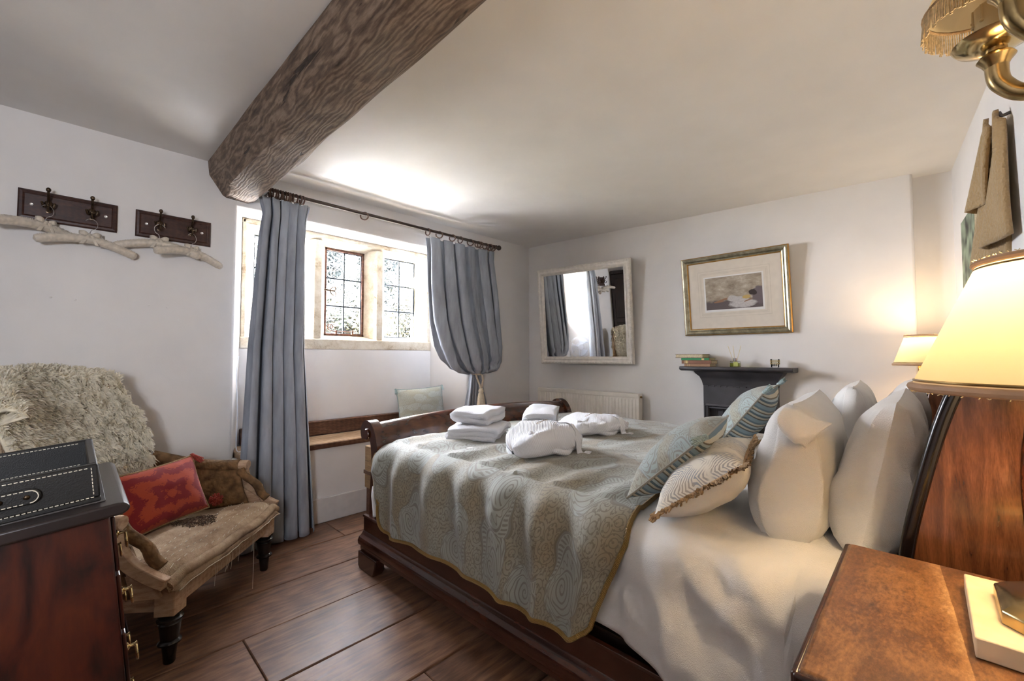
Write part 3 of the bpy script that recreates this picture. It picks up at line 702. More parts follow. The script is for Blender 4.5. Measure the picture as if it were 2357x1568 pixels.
# side rails with stepped moulding
def rail(x_in, s):
    prof = [(0.0, 0.300), (0.020, 0.300), (0.022, 0.288), (0.014, 0.284), (0.014, 0.205), (0.020, 0.200), (0.024, 0.192), (0.030, 0.186), (0.044, 0.176), (0.052, 0.158), (0.050, 0.138), (0.040, 0.126), (0.034, 0.122), (0.034, 0.100), (0.0, 0.100)]
    B().prism([(x_in - s * a, z) for a, z in prof], 0.02, 2.452, 'Y').o('side_rail', 'mahogany_y', bed, True, angle=30, bevel=0.002)
rail(1.255, 1); rail(3.185, -1)
for x in (1.205, 3.185):
    for y0, y1 in ((2.27, 2.45), (-0.12, 0.06)):
        B().prism([(y0, 0.0), (y1 - 0.02, 0.0), (y1, 0.012), (y1, 0.098), (y0 - 0.03, 0.098), (y0 - 0.02, 0.05)], x, x + 0.06, 'X').o('block_foot', 'mahogany_y', bed, True, bevel=0.006)
B().b2((1.27, 0.03, 0.20), (3.17, 2.33, 0.33)).o('bed_base', 'ebony', bed, True)
tag(B().b2((1.285, 0.075, 0.331), (3.155, 2.315, 0.69)).o('mattress', 'linen', bevel=0.06, seg=4), 'deep white mattress under the sheets of the sleigh bed', 'mattress')

# ------------------------------------------------------------------ bedding
def top_z(x, y):
    e = min(1.0, max(0.0, (x - 1.28) / 0.30)); f = min(1.0, max(0.0, (3.18 - x) / 0.3)); h = min(1.0, max(0.0, (2.36 - y) / 0.22))
    z = 0.722 + 0.020 * math.sin(e * PI / 2) * math.sin(f * PI / 2) - 0.03 * (1 - math.sin(h * PI / 2)) ** 2
    return z + 0.010 * nz(x * 2.2, y * 2.2, 1)
def drape(y, s, L, hem, bulge, seed, fold, lift=0.0, fan=0.0, slope=0.0):
    """s: distance along the cloth from the far side over the top and down the near side; returns point"""
    top_len = 3.16 - 1.34
    yy = y
    if s <= top_len:
        x = 3.16 - s; z = top_z(x, yy) + lift
        wr = 0.009 * nz(x * 4 + yy * 3, yy * 8 - x * 2, seed) + 0.006 * (0.4 - abs(nz(x * 9 + yy * 4, yy * 12, seed + 3)))
        near = max(0.0, 1 - (x - 1.34) / 0.45); z += wr + near * fold * 0.30 * math.sin(yy * 26 + 4.0 * nz(yy * 1.6, seed + 9) + (x - 1.34) * 5)
        return x, yy, z
    d = s - top_len; R_ = 0.085
    zt = top_z(1.34, yy) + lift
    if d < R_ * PI / 2:
        a = d / R_; x = 1.34 - R_ * math.sin(a); z = zt - R_ * (1 - math.cos(a)); dn = 0.0
    else:
        dn = d - R_ * PI / 2; x = 1.34 - R_; z = zt - R_ - dn
    drop = max(1e-3, L - top_len - R_ * PI / 2); k = min(1.0, dn / drop); kk = min(1.0, d / 0.18)
    ph = yy * 26 + 4.0 * nz(yy * 1.6, seed + 9) + k * 2.2 * math.sin(yy * 3 + seed)
    x -= kk * (bulge * (0.5 + 0.5 * k) + fold * (0.95 - 0.5 * k) * (0.5 + 0.5 * math.sin(ph))) + 0.010 * nz(yy * 7, k * 4, seed + 5) * kk
    return x, yy + fan * k * (yy - 1.4) + slope * k + 0.015 * k * math.cos(ph), z
def sheet_fn(y0, y1, Ls, bulge, seed, fold, lift, slope_fn=None, uvs=1.0):
    def fn(u, v):
        y = lerp(y0, y1, v); L = Ls(v); s = u * L
        p = drape(y, s, L, 0, bulge, seed, fold, lift, 0, slope_fn(v) if slope_fn else 0)
        return p, (s * uvs, y * uvs)
    return fn
# white under-sheet / duvet over the whole bed
def Lw(v):
    y = lerp(0.10, 2.375, v)
    base = 2.30 if y < 0.85 else 2.24
    return base + 0.045 * math.sin(y * 5.2 + 0.6) + 0.03 * nz(y * 3, 2) - (0.10 if y < 0.25 else 0)
def duvet_fn(u, v):
    y = lerp(0.10, 2.375, v); L = Lw(v); k = min(1.0, max(0.0, (0.74 - y) / 0.16))     # loose and creased only where it is uncovered
    x, y2, z = drape(y, u * L, L, 0, -0.004 + 0.022 * k, 11, 0.022 * k, -0.006 + 0.010 * k)
    dn = max(0.0, min(1.0, (1.36 - x) / 0.08)) if u * L > 1.75 else 0.0
    h = (0.74 - z)
    cr = 0.0
    for q, (fy, fz, am) in enumerate(((7, 5, 0.060), (15, 10, 0.030), (34, 20, 0.010))):     # diagonal creases running down towards the foot
        cr += am * (0.5 - abs(nz(y * fy * 0.6 + h * fz * 0.55, h * fz * 0.35 - y * fy * 0.25, 40 + q * 7)))
    tc = 0.010 * (0.5 - abs(nz(x * 7 + y * 3, y * 9, 61))) + 0.005 * (0.5 - abs(nz(x * 15, y * 17, 67)))
    return x - k * dn * cr, y2, z + k * (1 - dn) * tc
b_ = B().grid(150, 130, duvet_fn)
ds = b_.o('duvet', 'linen', solid=0.006)
tag(ds, 'creased white cotton duvet hanging over the near side of the bed', 'duvet')
# a fold of sheet turned along the pillow line
# paisley bedspread with gold cord
YC0, YC1 = 0.70, 2.345
def Lc(v):
    L = 2.315 + 0.012 * math.sin(v * 9) + 0.010 * nz(v * 7, 4)
    if v < 0.07: L -= 0.11 * (1 - math.sqrt(max(0.0, 1 - (1 - v / 0.07) ** 2)))
    if v > 0.93: L -= 0.16 * ((v - 0.93) / 0.07) ** 2
    return L
cov_fn = sheet_fn(YC0, YC1, Lc, 0.034, 23, 0.046, 0.012, lambda v: 0.10 * (1 - v) ** 2 - 0.13 * v ** 6)
cover = thing('bedspread', 'sage and khaki paisley bedspread edged with gold cord, draped over the bed', 'bedspread', (2.2, 1.5, 0.74))
B().grid(210, 190, cov_fn).o('cover', 'paisley', cover, True, solid=0.008)
edge = [cov_fn(u / 90, 0)[0] for u in range(91)] + [cov_fn(1, v / 110)[0] for v in range(1, 111)]
edge = [(p[0] - (0.006 if p[0] < 1.3 else 0.0), p[1] - (0.004 if p[1] < 0.85 else 0), p[2] + (0.006 if p[0] > 1.3 else 0.0)) for p in edge]
B().tube(edge, 0.0085, 7).o('gold_cord', 'braid_gold', cover, True)
edge2 = [cov_fn(1 - u / 60, 1)[0] for u in range(61)]
B().tube(edge2, 0.0085, 7).o('gold_cord', 'braid_gold', cover, True)

# ------------------------------------------------------------------ pillows and cushions
def puff(u, v, p=2.4, q=0.55):
    a = max(0.0, 1 - abs(u) ** p); b = max(0.0, 1 - abs(v) ** p); return (a * b) ** q
def cushion_half(w, h, t, side, seed=0.0, pinch=0.06, n=26, wr=0.004, sag=0.0):
    def fn(a, b):
        u, v = 2 * a - 1, 2 * b - 1
        x = w / 2 * u * (1 - pinch * (1 - v * v) * abs(u)); y = h / 2 * v * (1 - pinch * (1 - u * u) * abs(v))
        z = side * t / 2 * puff(u, v) + wr * (nz(x * 16, y * 16, seed + side) + 0.5 * nz(x * 40, y * 40, seed)) * (0.25 + puff(u, v))
        z += side * -0.0
        return (x, y - sag * (1 - v) * 0.5 * (1 - u * u), z), (a, b)
    return B().grid(n, n, fn)
def rim(w, h, pinch=0.06, n=20):
    pts = []
    def P(u, v): return (w / 2 * u * (1 - pinch * (1 - v * v) * abs(u)), h / 2 * v * (1 - pinch * (1 - u * u) * abs(v)), 0)
    for k in range(n): pts.append(P(-1 + 2 * k / n, -1))
    for k in range(n): pts.append(P(1, -1 + 2 * k / n))
    for k in range(n): pts.append(P(1 - 2 * k / n, 1))
    for k in range(n + 1): pts.append(P(-1, 1 - 2 * k / n))
    return pts
def tassel(parent, c, d, mat, L=0.055, r=0.012, n=16):
    """knotted head and loose strands hanging along d from c"""
    d = Vector(d).normalized(); c = Vector(c); b = B().ball(tuple(c), r, 10, 6)
    sd = d.orthogonal().normalized(); s2 = d.cross(sd)
    for k in range(n):
        a = 2 * PI * k / n; o = (sd * math.cos(a) + s2 * math.sin(a)); e = random.uniform(0.8, 1.1)
        b.tube([c + o * r * 0.5, c + d * L * 0.4 + o * r * 0.9, c + d * L * e + o * r * random.uniform(0.6, 1.5)], [0.003, 0.003, 0.002], 5)
    return b.o('tassel', mat, parent)
def two_sided(name, label, w, h, t, loc, rot, front, back, seed, cord=None, corner_tassels=None, tmat=None, group=None, pinch=0.06, cat='cushion', tdir=(0, -1, 0.3)):
    c = thing(name, label, cat, loc, rot, group)
    cushion_half(w, h, t, -1, seed, pinch).o('front_panel', front, c); cushion_half(w, h, t, 1, seed, pinch).o('back_panel', back, c)   # local -z looks towards the foot of the bed
    if cord: B().tube(rim(w, h, pinch), 0.004, 6).o('piping', cord, c)
    for (u, v) in corner_tassels or []: tassel(c, (w / 2 * u, h / 2 * v, 0), tdir if tdir else (u, v, 0), tmat, 0.042, 0.010)
    return c
# four bed pillows standing on edge; local x along the bed width, y up, z towards the foot
def pillow(label, w, h, t, loc, lean, yaw, seed, flap=0):
    ex = (math.cos(yaw), math.sin(yaw), 0); ey = (-math.sin(lean) * -math.sin(yaw), -math.sin(lean), math.cos(lean))
    c = thing('pillow', label, 'pillow', loc, frame_rot(ex, ey), 'white bed pillows')
    for s, nm in ((1, 'front_panel'), (-1, 'back_panel')):
        def fn(a, b, s=s):
            u, v = 2 * a - 1, 2 * b - 1
            x = w / 2 * u * (1 - 0.05 * (1 - v * v) * abs(u)); y = h / 2 * v * (1 - 0.045 * (1 - u * u) * abs(v))
            au = max(0.0, 1 - abs(u) ** 7) ** 0.40; av = max(0.0, 1 - abs(v) ** 3.0) ** 0.50
            belly = 1.0 - 0.28 * v                                     # filling sinks to the bottom
            k = au * av * belly
            cr = 0.016 * nz(x * 7, y * 5, seed + s * 3) + 0.016 * (0.35 - abs(nz(x * 9 + y * 5, y * 9, seed + s))) * (0.4 + abs(u)) + 0.008 * math.sin(y * 34 + x * 10 + seed) * max(0.0, abs(u) - 0.55)
            return (x, y, s * t / 2 * k + cr * min(1.0, k * 1.3)), (a, b)
        B().grid(40, 30, fn).o(nm, 'linen', c)
    if flap:
        # open end of the pillowcase: loose hem standing proud of the near end, its top corner turned over
        def hem(a, b):
            v = 2 * b - 1; q = (a - 0.42) * 2
            th = t * 0.40 * (1 - 0.28 * v) * max(0.05, (1 - abs(v) ** 2.6)) ** 0.5
            x = -w / 2 - 0.004 - 0.012 * math.cos(q * 1.3) + 0.010 * math.sin(v * 5 + a * 3) - 0.01 * a + (0.03 * abs(v) ** 4)
            return (x, h / 2 * v * 0.97, th * (0.98 - a * 1.55) + 0.012 * math.sin(v * 4.2) * a)
        B().grid(14, 26, hem).o('pillowcase_hem', 'linen', c, solid=0.003)
        if flap == 1:
            # turned-over corner of the pillowcase (world points)
            c0, c1, c2_ = Vector((1.365, 0.285, 1.110)), Vector((1.385, 0.178, 1.076)), Vector((1.335, 0.243, 1.018))
            def turn(a, b):
                p = c0.lerp(c1, a); q = c2_ + Vector((0, 0.022 * (0.5 - a), 0.012 * (0.5 - a))); r2 = p.lerp(q, b)
                return tuple(r2 + Vector((-0.030 * math.sin(PI * b) * (1 - 0.4 * a) - 0.01 * math.sin(a * PI), 0.022 * math.sin(PI * b) * (1 - a), 0.004 * math.sin(a * 6 + b * 4))))
            B().grid(16, 16, turn).o('turned_corner', 'linen', c, True, solid=0.003)
    return c
pillow('plump white pillow in front, its loose case corner folded over', 0.68, 0.405, 0.215, (1.715, 0.305, 0.918), 0.10, 0.06, 1.0, 1)
pillow('white pillow upright against the near end of the headboard', 0.68, 0.42, 0.19, (1.72, 0.095, 0.932), 0.20, 0.0, 5.0, 0)
pillow('white pillow on the far side, its corner peaking towards the fireplace', 0.66, 0.42, 0.19, (2.62, 0.265, 0.915), 0.12, 0.05, 9.0, 2)
pillow('white pillow against the far half of the headboard', 0.68, 0.42, 0.17, (2.66, 0.085, 0.93), 0.17, 0.0, 13.0, 0)

# blue striped cushions (paisley fronts)
A1 = Vector((1.275, 0.715, 0.765)); ey1 = Vector((0.05, -0.23, 0.20)).normalized()
ex1 = Vector((0.985, 0.17, 0.02))
def place(corner, ex, ey, w, h):
    ex = Vector(ex).normalized(); ey = Vector(ey); ey = (ey - ex * ey.dot(ex)).normalized()
    return corner + ex * w / 2 + ey * h / 2, frame_rot(ex, ey)
l, r_ = place(A1, ex1, (0.02, -0.72, 0.66), 0.47, 0.33)
two_sided('striped_cushion', 'blue paisley and striped cushion leaning nearest, tassel at its corner', 0.47, 0.33, 0.16, l + Vector((0, 0.0, 0.020)), r_, 'paisley_cushion', 'stripe', 2.0, 'paisley_cushion', [(-1, 1)], 'tassel_blue', 'blue striped cushions', tdir=(-0.35, -0.9, -0.25))
l, r_ = place(Vector((2.12, 0.735, 0.775)), (0.99, 0.10, 0.02), (0.02, -0.60, 0.78), 0.47, 0.36)
two_sided('striped_cushion', 'blue paisley and striped cushion farther back, corner tassel sticking up before the fireplace', 0.47, 0.36, 0.17, l + Vector((0, 0, 0.03)), r_, 'paisley_cushion', 'stripe', 4.0, 'paisley_cushion', [(-1, 1), (1, 1)], 'tassel_blue', 'blue striped cushions', tdir=(-0.2, 1, 0.2))
# feather cushion with tan fringe
l, r_ = place(Vector((1.225, 0.575, 0.765)), (0.98, 0.20, 0.0), (0.0, -0.80, 0.60), 0.44, 0.29)
fc = two_sided('feather_cushion', 'cream cushion with grey feather print and tan fringe beside the front pillow', 0.44, 0.30, 0.17, l + Vector((-0.02, 0.008, 0.014)), r_, 'feather', 'linen', 6.0, None)
fb = B(); rp = rim(0.44, 0.30, 0.06, 46)
for k, p in enumerate(rp[:-1]):
    q = Vector(p); o = Vector((q.x, q.y, 0)).normalized()
    for m_ in range(2):
        e = q + o * random.uniform(0.016, 0.024) + Vector((random.uniform(-.003, .003), random.uniform(-.003, .003), random.uniform(-0.008, 0.008)))
        fb.tube([q, (q + e) / 2 + Vector((0, 0, random.uniform(-.004, .004))), e], [0.0035, 0.004, 0.0025], 4, cap=False)
fb.tube(rp, 0.005, 6).o('fringe', 'fringe_tan', fc)

# ------------------------------------------------------------------ towels and robes
def folded(b, L, Wd, T, layers, seed, R_=None, n=30):
    """a cloth strip folded into layers: rounded fold at -y side. Local box L x Wd x T"""
    lt_ = T / layers
    prof = []
    for k in range(layers):
        z = lt_ * (k + 0.5)
        ys = [(-1, 1), (1, -1)][k % 2]
        for i in range(9): prof.append((lerp(ys[0], ys[1], i / 8) * (Wd / 2 - lt_ * 0.5), z))
        if k < layers - 1:
            e = ys[1]
            for i in range(1, 5):
                a = -PI / 2 + PI * i / 5; prof.append((e * (Wd / 2 - lt_ * 0.5 + lt_ * 0.5 * math.cos(a)), z + lt_ / 2 + lt_ * 0.5 * math.sin(a)))
    m = len(prof)
    def fn(u, v):
        y, z = prof[min(m - 1, int(round(v * (m - 1))))]
        x = (u - 0.5) * L
        edge = (abs(2 * u - 1)) ** 6
        e2 = abs(2 * u - 1) ** 3
        z = z * (1 - 0.10 * edge - 0.16 * e2 * (z / T)) + 0.016 * nz(x * 5, y * 5, seed + z * 6) + 0.007 * nz(x * 17, y * 17, seed + z * 30)
        return (x * (1 - 0.05 * (z / T)) + 0.014 * nz(y * 8, z * 30, seed), y + 0.012 * nz(x * 7, z * 30, seed + 2), max(0.004, z))
    b.grid(n, m - 1, fn); return lt_
def towel(label, L, Wd, T, layers, loc, yaw, seed, tilt=(0, 0)):
    b = B(); lt_ = folded(b, L, Wd, T, layers, seed)
    o = b.o('folded_towel', 'terry', loc=loc, rot=(tilt[0], tilt[1], yaw), solid=lt_ * 0.86)
    return tag(o, label, 'towel', 'white towels laid on the bedspread')
towel('folded white towel at the bottom of the stack by the footboard', 0.36, 0.30, 0.085, 3, (1.755, 1.985, 0.762), 0.55, 3.0)
towel('folded white towel on top of the stack by the footboard', 0.28, 0.25, 0.085, 2, (1.78, 2.0, 0.852), 0.40, 7.0, (0.03, -0.06))
towel('folded white towel on its own behind the robes by the footboard', 0.28, 0.24, 0.12, 2, (2.36, 1.97, 0.766), 0.6, 12.0, (0.0, -0.12))
def robe(label, L, Wd, T, loc, yaw, seed):
    r = thing('bathrobe', label, 'bathrobe', loc, (0, 0, yaw), 'folded white waffle robes')
    def body(u, v):
        a = 2 * PI * u; q = 2 * v - 1
        x = L / 2 * q * (1 + 0.06 * nz(a, q * 2, seed)); k = max(0.0, 1 - abs(q) ** 3.0) ** 0.42
        c, s = math.cos(a), math.sin(a)
        y = Wd / 2 * k * (abs(c) ** 0.7) * (1 if c > 0 else -1) * (1 - 0.1 * q); z = T * (0.5 + 0.5 * (abs(s) ** 0.8) * (1 if s > 0 else -1)) * (0.35 + 0.65 * k) * (1 + 0.15 * math.sin(q * 2 + seed))
        fold = 0.014 * math.sin(5 * q + 3 * c + seed) * max(0, s) + 0.022 * (0.35 - abs(nz(x * 9 + y * 6, y * 10, seed))) + 0.010 * nz(x * 16, y * 16, seed) + 0.010 * abs(math.sin(4 * a + q * 3)) * (1 - max(0, s))
        return (x + 0.012 * nz(y * 9, z * 9, seed), y + fold * 0.7 * c, max(0.0, z + fold * (1 if s > -0.2 else 0)))
    B().grid(72, 60, body).o('folded_body', 'waffle', r, sub=1)
    # lapel / sleeve rolls
    for k, (yo, zo, x0, x1) in enumerate(((-Wd * 0.40, T * 0.22, -0.30, 0.36), (Wd * 0.30, T * 0.55, -0.42, 0.10), (-Wd * 0.18, T * 0.9, -0.40, 0.05))):
        pts = [(L * lerp(x0, x1, t / 10), yo + 0.02 * math.sin(t * 0.7 + seed + k), zo + 0.012 * math.sin(t * 0.9 + k)) for t in range(11)]
        B().tube(pts, [0.018 + 0.008 * math.sin(PI * t / 10) for t in range(11)], 10, True, 0.7).o('sleeve_fold' if k else 'hem_fold', 'waffle', r, sub=1)
    from mathutils.bvhtree import BVHTree
    ob = [x for x in bpy.data.objects if x.parent == r and x.name.startswith('folded_body')][0]
    bv = BVHTree.FromPolygons([v.co for v in ob.data.vertices], [tuple(p.vertices) for p in ob.data.polygons])
    def top(x, y):
        h = bv.ray_cast(Vector((x, y, 1)), Vector((0, 0, -1))); return h[0].z if h[0] is not None else 0.0
    def belt(u, v):
        y = lerp(-Wd * 0.53, Wd * 0.53, u); x = L * 0.19 + (v - 0.5) * 0.05 + 0.03 * math.sin(u * 3 + seed)
        return (x, y, max(0.003, top(x, y) + 0.006))
    B().grid(48, 4, belt).o('belt', 'waffle', r, solid=0.006, sub=1)
    tl = [(L * 0.22, -Wd * 0.18), (L * 0.25, -Wd * 0.34), (L * 0.28, -Wd * 0.48), (L * 0.31, -Wd * 0.58), (L * 0.32, -Wd * 0.66)]
    B().tube(catmull([(x, y, top(x, y) + 0.010) for x, y in tl], 6), 0.013, 8, True, 0.35, (0, 0, 1)).o('belt_tail', 'waffle', r)
    # small embroidered script
    sc_ = []
    for t in range(60):
        k = t / 59; sc_.append((-L * 0.16 + 0.075 * k + 0.005 * math.sin(k * 34), -0.005 + 0.010 * math.sin(k * 41) * (0.6 + 0.4 * math.sin(k * 9)) , 0))
    pts = []
    for p in sc_:
        h = bv.ray_cast(Vector((p[0], p[1], 1)), Vector((0, 0, -1)))
        if h[0] is not None: pts.append(h[0] + Vector((0, 0, 0.0005)))
    if len(pts) > 5: B().tube(pts, 0.0009, 4).o('embroidery', 'embroidery', r)
    return r
robe('white waffle bathrobe rolled with its belt round it, nearest on the bedspread', 0.43, 0.27, 0.13, (1.72, 1.425, 0.752), -0.15, 2.0)
robe('white waffle bathrobe folded flat farther back towards the radiator', 0.46, 0.30, 0.09, (2.36, 1.555, 0.758), -0.35, 8.0)

# ------------------------------------------------------------------ curtain pole, rings, curtains
YP, ZP = 3.165, 2.378
pole = thing('curtain_pole', 'dark bronze curtain pole with ball finial across the window recess', 'curtain pole', (1.95, YP, ZP))
B().tube([(0.87, YP, ZP), (3.0, YP, ZP)], 0.0135, 12).o('pole', 'rod', pole, True)
B().lathe([(0.0, 0), (0.016, 0), (0.019, 0.006), (0.013, 0.012), (0.013, 0.016), (0.020, 0.022), (0.022, 0.032), (0.016, 0.042), (0.011, 0.048), (0.022, 0.058), (0.027, 0.072), (0.022, 0.088), (0.008, 0.098), (0.0, 0.1)], (2.985, YP, ZP), 18, Euler((0, PI / 2, 0)).to_matrix()).o('finial', 'rod', pole, True)
for x in (2.955, 0.90):
    B().tube([(x, YP, ZP), (x, YP + 0.05, ZP - 0.012), (x, YW, ZP - 0.012)], 0.008, 8).o('bracket', 'rod', pole, True)
ring_me = None
def ring(x, tilt, label, group):
    global ring_me
    if ring_me is None:
        o = B().torus((0, 0, -0.018), 0.030, 0.0055, 22, 8, Euler((0, PI / 2, 0)).to_matrix()).o('curtain_ring', 'ring'); ring_me = o.data
    else:
        o = bpy.data.objects.new('curtain_ring', ring_me); COL.objects.link(o)
    o.location = (x, YP, ZP); o.rotation_euler = (0, 0, tilt)
    tag(o, label, 'curtain ring', group)
    return o
ORD = ['first', 'second', 'third', 'fourth', 'fifth', 'sixth', 'seventh', 'eighth', 'ninth', 'tenth', 'eleventh', 'twelfth', 'last']
for k in range(13): ring(0.895 + 0.0165 * k + (0.012 if k > 10 else 0), random.uniform(-0.25, 0.25), ORD[k] + ' brown curtain ring from the beam, bunched above the long left curtain', 'curtain rings above the left curtain')
ring(1.575, 0.9, 'single brown curtain ring stranded halfway along the pole', None)
for k, (x, a) in enumerate(((2.175, 0.1), (2.30, 0.9), (2.45, 0.5), (2.545, 0.15), (2.67, 0.95), (2.77, 0.8), (2.80, 0.5), (2.87, 0.8), (2.925, 0.6), (2.94, 0.3), (2.975, 0.2))):
    ring(x, a, (ORD[k] if k < 10 else 'last') + ' brown curtain ring from the left above the tied right curtain', 'curtain rings above the right curtain')
# left curtain, hanging straight to the floor
lcur = thing('curtain', 'long blue-grey velvet curtain hanging straight to the floor beside the hooks', 'curtain', (0.98, YP, 0.02))
rowsL = [(0, 0.835, 1.150, 0.030), (0.045, 0.855, 1.130, 0.026), (0.12, 0.835, 1.125, 0.045), (0.45, 0.790, 1.130, 0.058), (1.0, 0.745, 1.215, 0.075)]
def lc(u, v):
    x0, x1, A = table(rowsL, v); z = lerp(2.318, 0.018, v)
    n = 5.3; ph = 2 * PI * n * u
    a = 1.25 * A * (0.75 + 0.5 * nz(u * 5, 2)) 
    x = lerp(x0, x1, u) + (x1 - x0) / n * 0.28 * math.sin(2 * ph) + 0.006 * nz(u * 9, v * 2, 4)
    y = YP - 0.02 + a * math.cos(ph + 0.5 * math.sin(v * 2 + u * 6)) + 0.03 * (u - 0.5) * v
    if v < 0.045: y += 0.012 * math.cos(ph * 2) * (1 - v / 0.045)
    return (x, y, z + 0.006 * math.cos(ph) * (1 if v < 0.01 else 0.0)), (u, v)
B().grid(150, 60, lc).o('cloth', 'velvet', lcur, True, solid=0.004)
for k in range(7):
    u = (k + 0.5) / 7; p = lc(u, 0.0)[0]
    B().tube([(p[0], p[1], p[2] - 0.01), (p[0], YP + 0.005, ZP - 0.046)], 0.0015, 5).o('hook_wire', 'steel', lcur, True)
# right curtain, bloused over a rope tie
rcur = thing('curtain', 'blue-grey velvet curtain bloused over a rope tie-back at the right of the window', 'curtain', (2.7, YP, 0.02))
rowsR = [(0, 2.165, 2.955, 2.312, 0.030, 0.0), (0.05, 2.180, 2.950, 2.215, 0.028, 0.0), (0.25, 2.19, 3.00, 1.90, 0.035, -0.01), (0.45, 2.215, 3.035, 1.57, 0.040, -0.035), (0.60, 2.275, 3.055, 1.34, 0.045, -0.06), (0.69, 2.345, 3.045, 1.205, 0.045, -0.075), (0.755, 2.45, 2.99, 1.12, 0.04, -0.07), (0.80, 2.58, 2.88, 1.085, 0.03, -0.035), (0.83, 2.68, 2.785, 1.10, 0.018, 0.0), (0.86, 2.675, 2.785, 1.06, 0.018, 0.0), (0.93, 2.62, 2.86, 0.78, 0.03, 0.0), (1.0, 2.56, 2.97, 0.02, 0.045, 0.0)]
def rc(u, v):
    x0, x1, z, A, off = table(rowsR, v); n = 5.5; ph = 2 * PI * n * u
    x = lerp(x0, x1, u) + (x1 - x0) / n * 0.22 * math.sin(2 * ph)
    y = YP - 0.01 + off * math.sin(PI * min(1, max(0, u))) ** 0.5 + A * math.cos(ph + 1.2 * nz(u * 4, v * 1.5, 6))
    sag = max(0.0, 1 - abs(v - 0.72) / 0.1)
    z += sag * (0.035 * nz(u * 7, 1, 9) + 0.02 * math.cos(ph)); y += sag * 0.03 * nz(u * 12, v * 25, 3)
    return (x, y, z), (u, v)
B().grid(150, 130, rc).o('cloth', 'velvet', rcur, True, solid=0.004)
for k in range(8):
    u = (k + 0.5) / 8; p = rc(u, 0.0)[0]
    B().tube([(p[0], p[1], p[2] - 0.01), (p[0], YP + 0.005, ZP - 0.046)], 0.0015, 5).o('hook_wire', 'steel', rcur, True)
# rope tie-back with tassel
tb = thing('curtain_tieback', 'cream twisted rope tie-back with a long tassel on the right curtain', 'tieback', (2.73, 3.09, 1.08))
B().torus((2.732, YP - 0.005, 1.085), 0.062, 0.011, 28, 8, Euler((0.25, 0.1, 0)).to_matrix(), 0.65).o('rope_loop', 'tassel_cream', tb, True)
for s in (-1, 1): B().tube(catmull([(2.732 + s * 0.03, 3.115, 1.09), (2.732 + s * 0.035, 3.085, 1.03), (2.735 + s * 0.01, 3.075, 0.96), (2.735, 3.075, 0.925)], 5), 0.009, 8).o('rope_end', 'tassel_cream', tb, True)
tsl = B().ball((2.735, 3.075, 0.915), 0.026, 14, 8, (1, 1, 1.15))
for k in range(40):
    a = 2 * PI * k / 40; o = Vector((math.cos(a), math.sin(a), 0)); c = Vector((2.735, 3.075, 0.90))
    tsl.tube([c + o * 0.018, c + o * 0.030 + Vector((0, 0, -0.05)), c + o * random.uniform(0.036, 0.048) + Vector((0, 0, random.uniform(-0.15, -0.135)))], [0.004, 0.005, 0.004], 5)
tsl.o('tassel', 'tassel_cream', tb, True)

# desk fan on the window seat, mostly behind the left curtain
fan = thing('desk_fan', 'white desk fan standing on the window seat behind the long left curtain', 'fan', (1.0, 3.44, 0.597))
FC = Vector((0.985, 3.44, 0.985))
B().lathe([(0.0, 0), (0.10, 0), (0.10, 0.012), (0.075, 0.03), (0.02, 0.04), (0.018, 0.05)], (1.0, 3.44, 0.598), 24).o('base', 'white_plastic', fan, True)
B().tube([(1.0, 3.44, 0.64), (1.0, 3.44, 0.96)], 0.013, 10).o('stem', 'white_plastic', fan, True)
MF = Vector((0.75, -0.6, 0.1)).to_track_quat('Z', 'Y').to_matrix()
B().lathe([(0.0, -0.09), (0.045, -0.09), (0.055, -0.03), (0.045, 0.0), (0.0, 0.0)], FC, 20, MF).o('motor', 'white_plastic', fan, True)
cg = B()
for r_, h in ((0.175, 0.03), (0.165, 0.062), (0.165, -0.005), (0.12, 0.072), (0.08, 0.078)): cg.torus(FC + MF @ Vector((0, 0, h)), r_, 0.0022, 40, 6, MF)
for k in range(48):
    a = 2 * PI * k / 48; d = Vector((math.cos(a), math.sin(a), 0))
    cg.tube([FC + MF @ (d * 0.05 + Vector((0, 0, 0.082))), FC + MF @ (d * 0.12 + Vector((0, 0, 0.074))), FC + MF @ (d * 0.175 + Vector((0, 0, 0.03))), FC + MF @ (d * 0.12 + Vector((0, 0, -0.02))), FC + MF @ (d * 0.05 + Vector((0, 0, -0.03)))], 0.0011, 4, False)
cg.o('cage', 'white_plastic', fan, True)
B().lathe([(0.0, 0.083), (0.045, 0.083), (0.048, 0.078), (0.045, 0.073), (0.0, 0.073)], FC, 24, MF).o('badge', 'white_plastic', fan, True)
for k in range(3):
    a0 = 2 * PI * k / 3; b = B()
    def bl(u, v): 
        a = a0 + (v - 0.5) * 1.25 * (0.6 + 0.4 * u); r = lerp(0.03, 0.15, u)
        return FC + MF @ Vector((r * math.cos(a), r * math.sin(a), 0.03 + 0.03 * (v - 0.5)))
    b.grid(8, 6, bl).o('blade', 'white_plastic', fan, True, solid=0.002)
cord = thing('fan_cord', 'thin white fan cord hanging down the edge of the recess', 'cord', (0.79, 3.36, 0.6))
B().tube(catmull([(0.97, 3.50, 0.62), (0.86, 3.42, 0.612), (0.775, 3.33, 0.62), (0.768, 3.30, 0.85), (0.772, 3.36, 1.12), (0.80, 3.44, 1.25)], 8), 0.003, 6).o('cord', 'white_plastic', cord, True)

# pale cushion on the window seat
l, r_ = place(Vector((2.08, 3.50, 0.60)), (0.99, -0.06, 0.03), (0.0, 0.16, 0.98), 0.50, 0.33)
two_sided('paisley_cushion', 'pale duck-egg paisley cushion with corner tassels on the window seat', 0.50, 0.36, 0.15, l + Vector((0, -0.045, 0.0)), r_, 'paisley_pale', 'paisley_pale', 15.0, 'tassel_blue', [(-1, 1), (1, 1)], 'tassel_blue', tdir=(0.0, -1, 0.15))

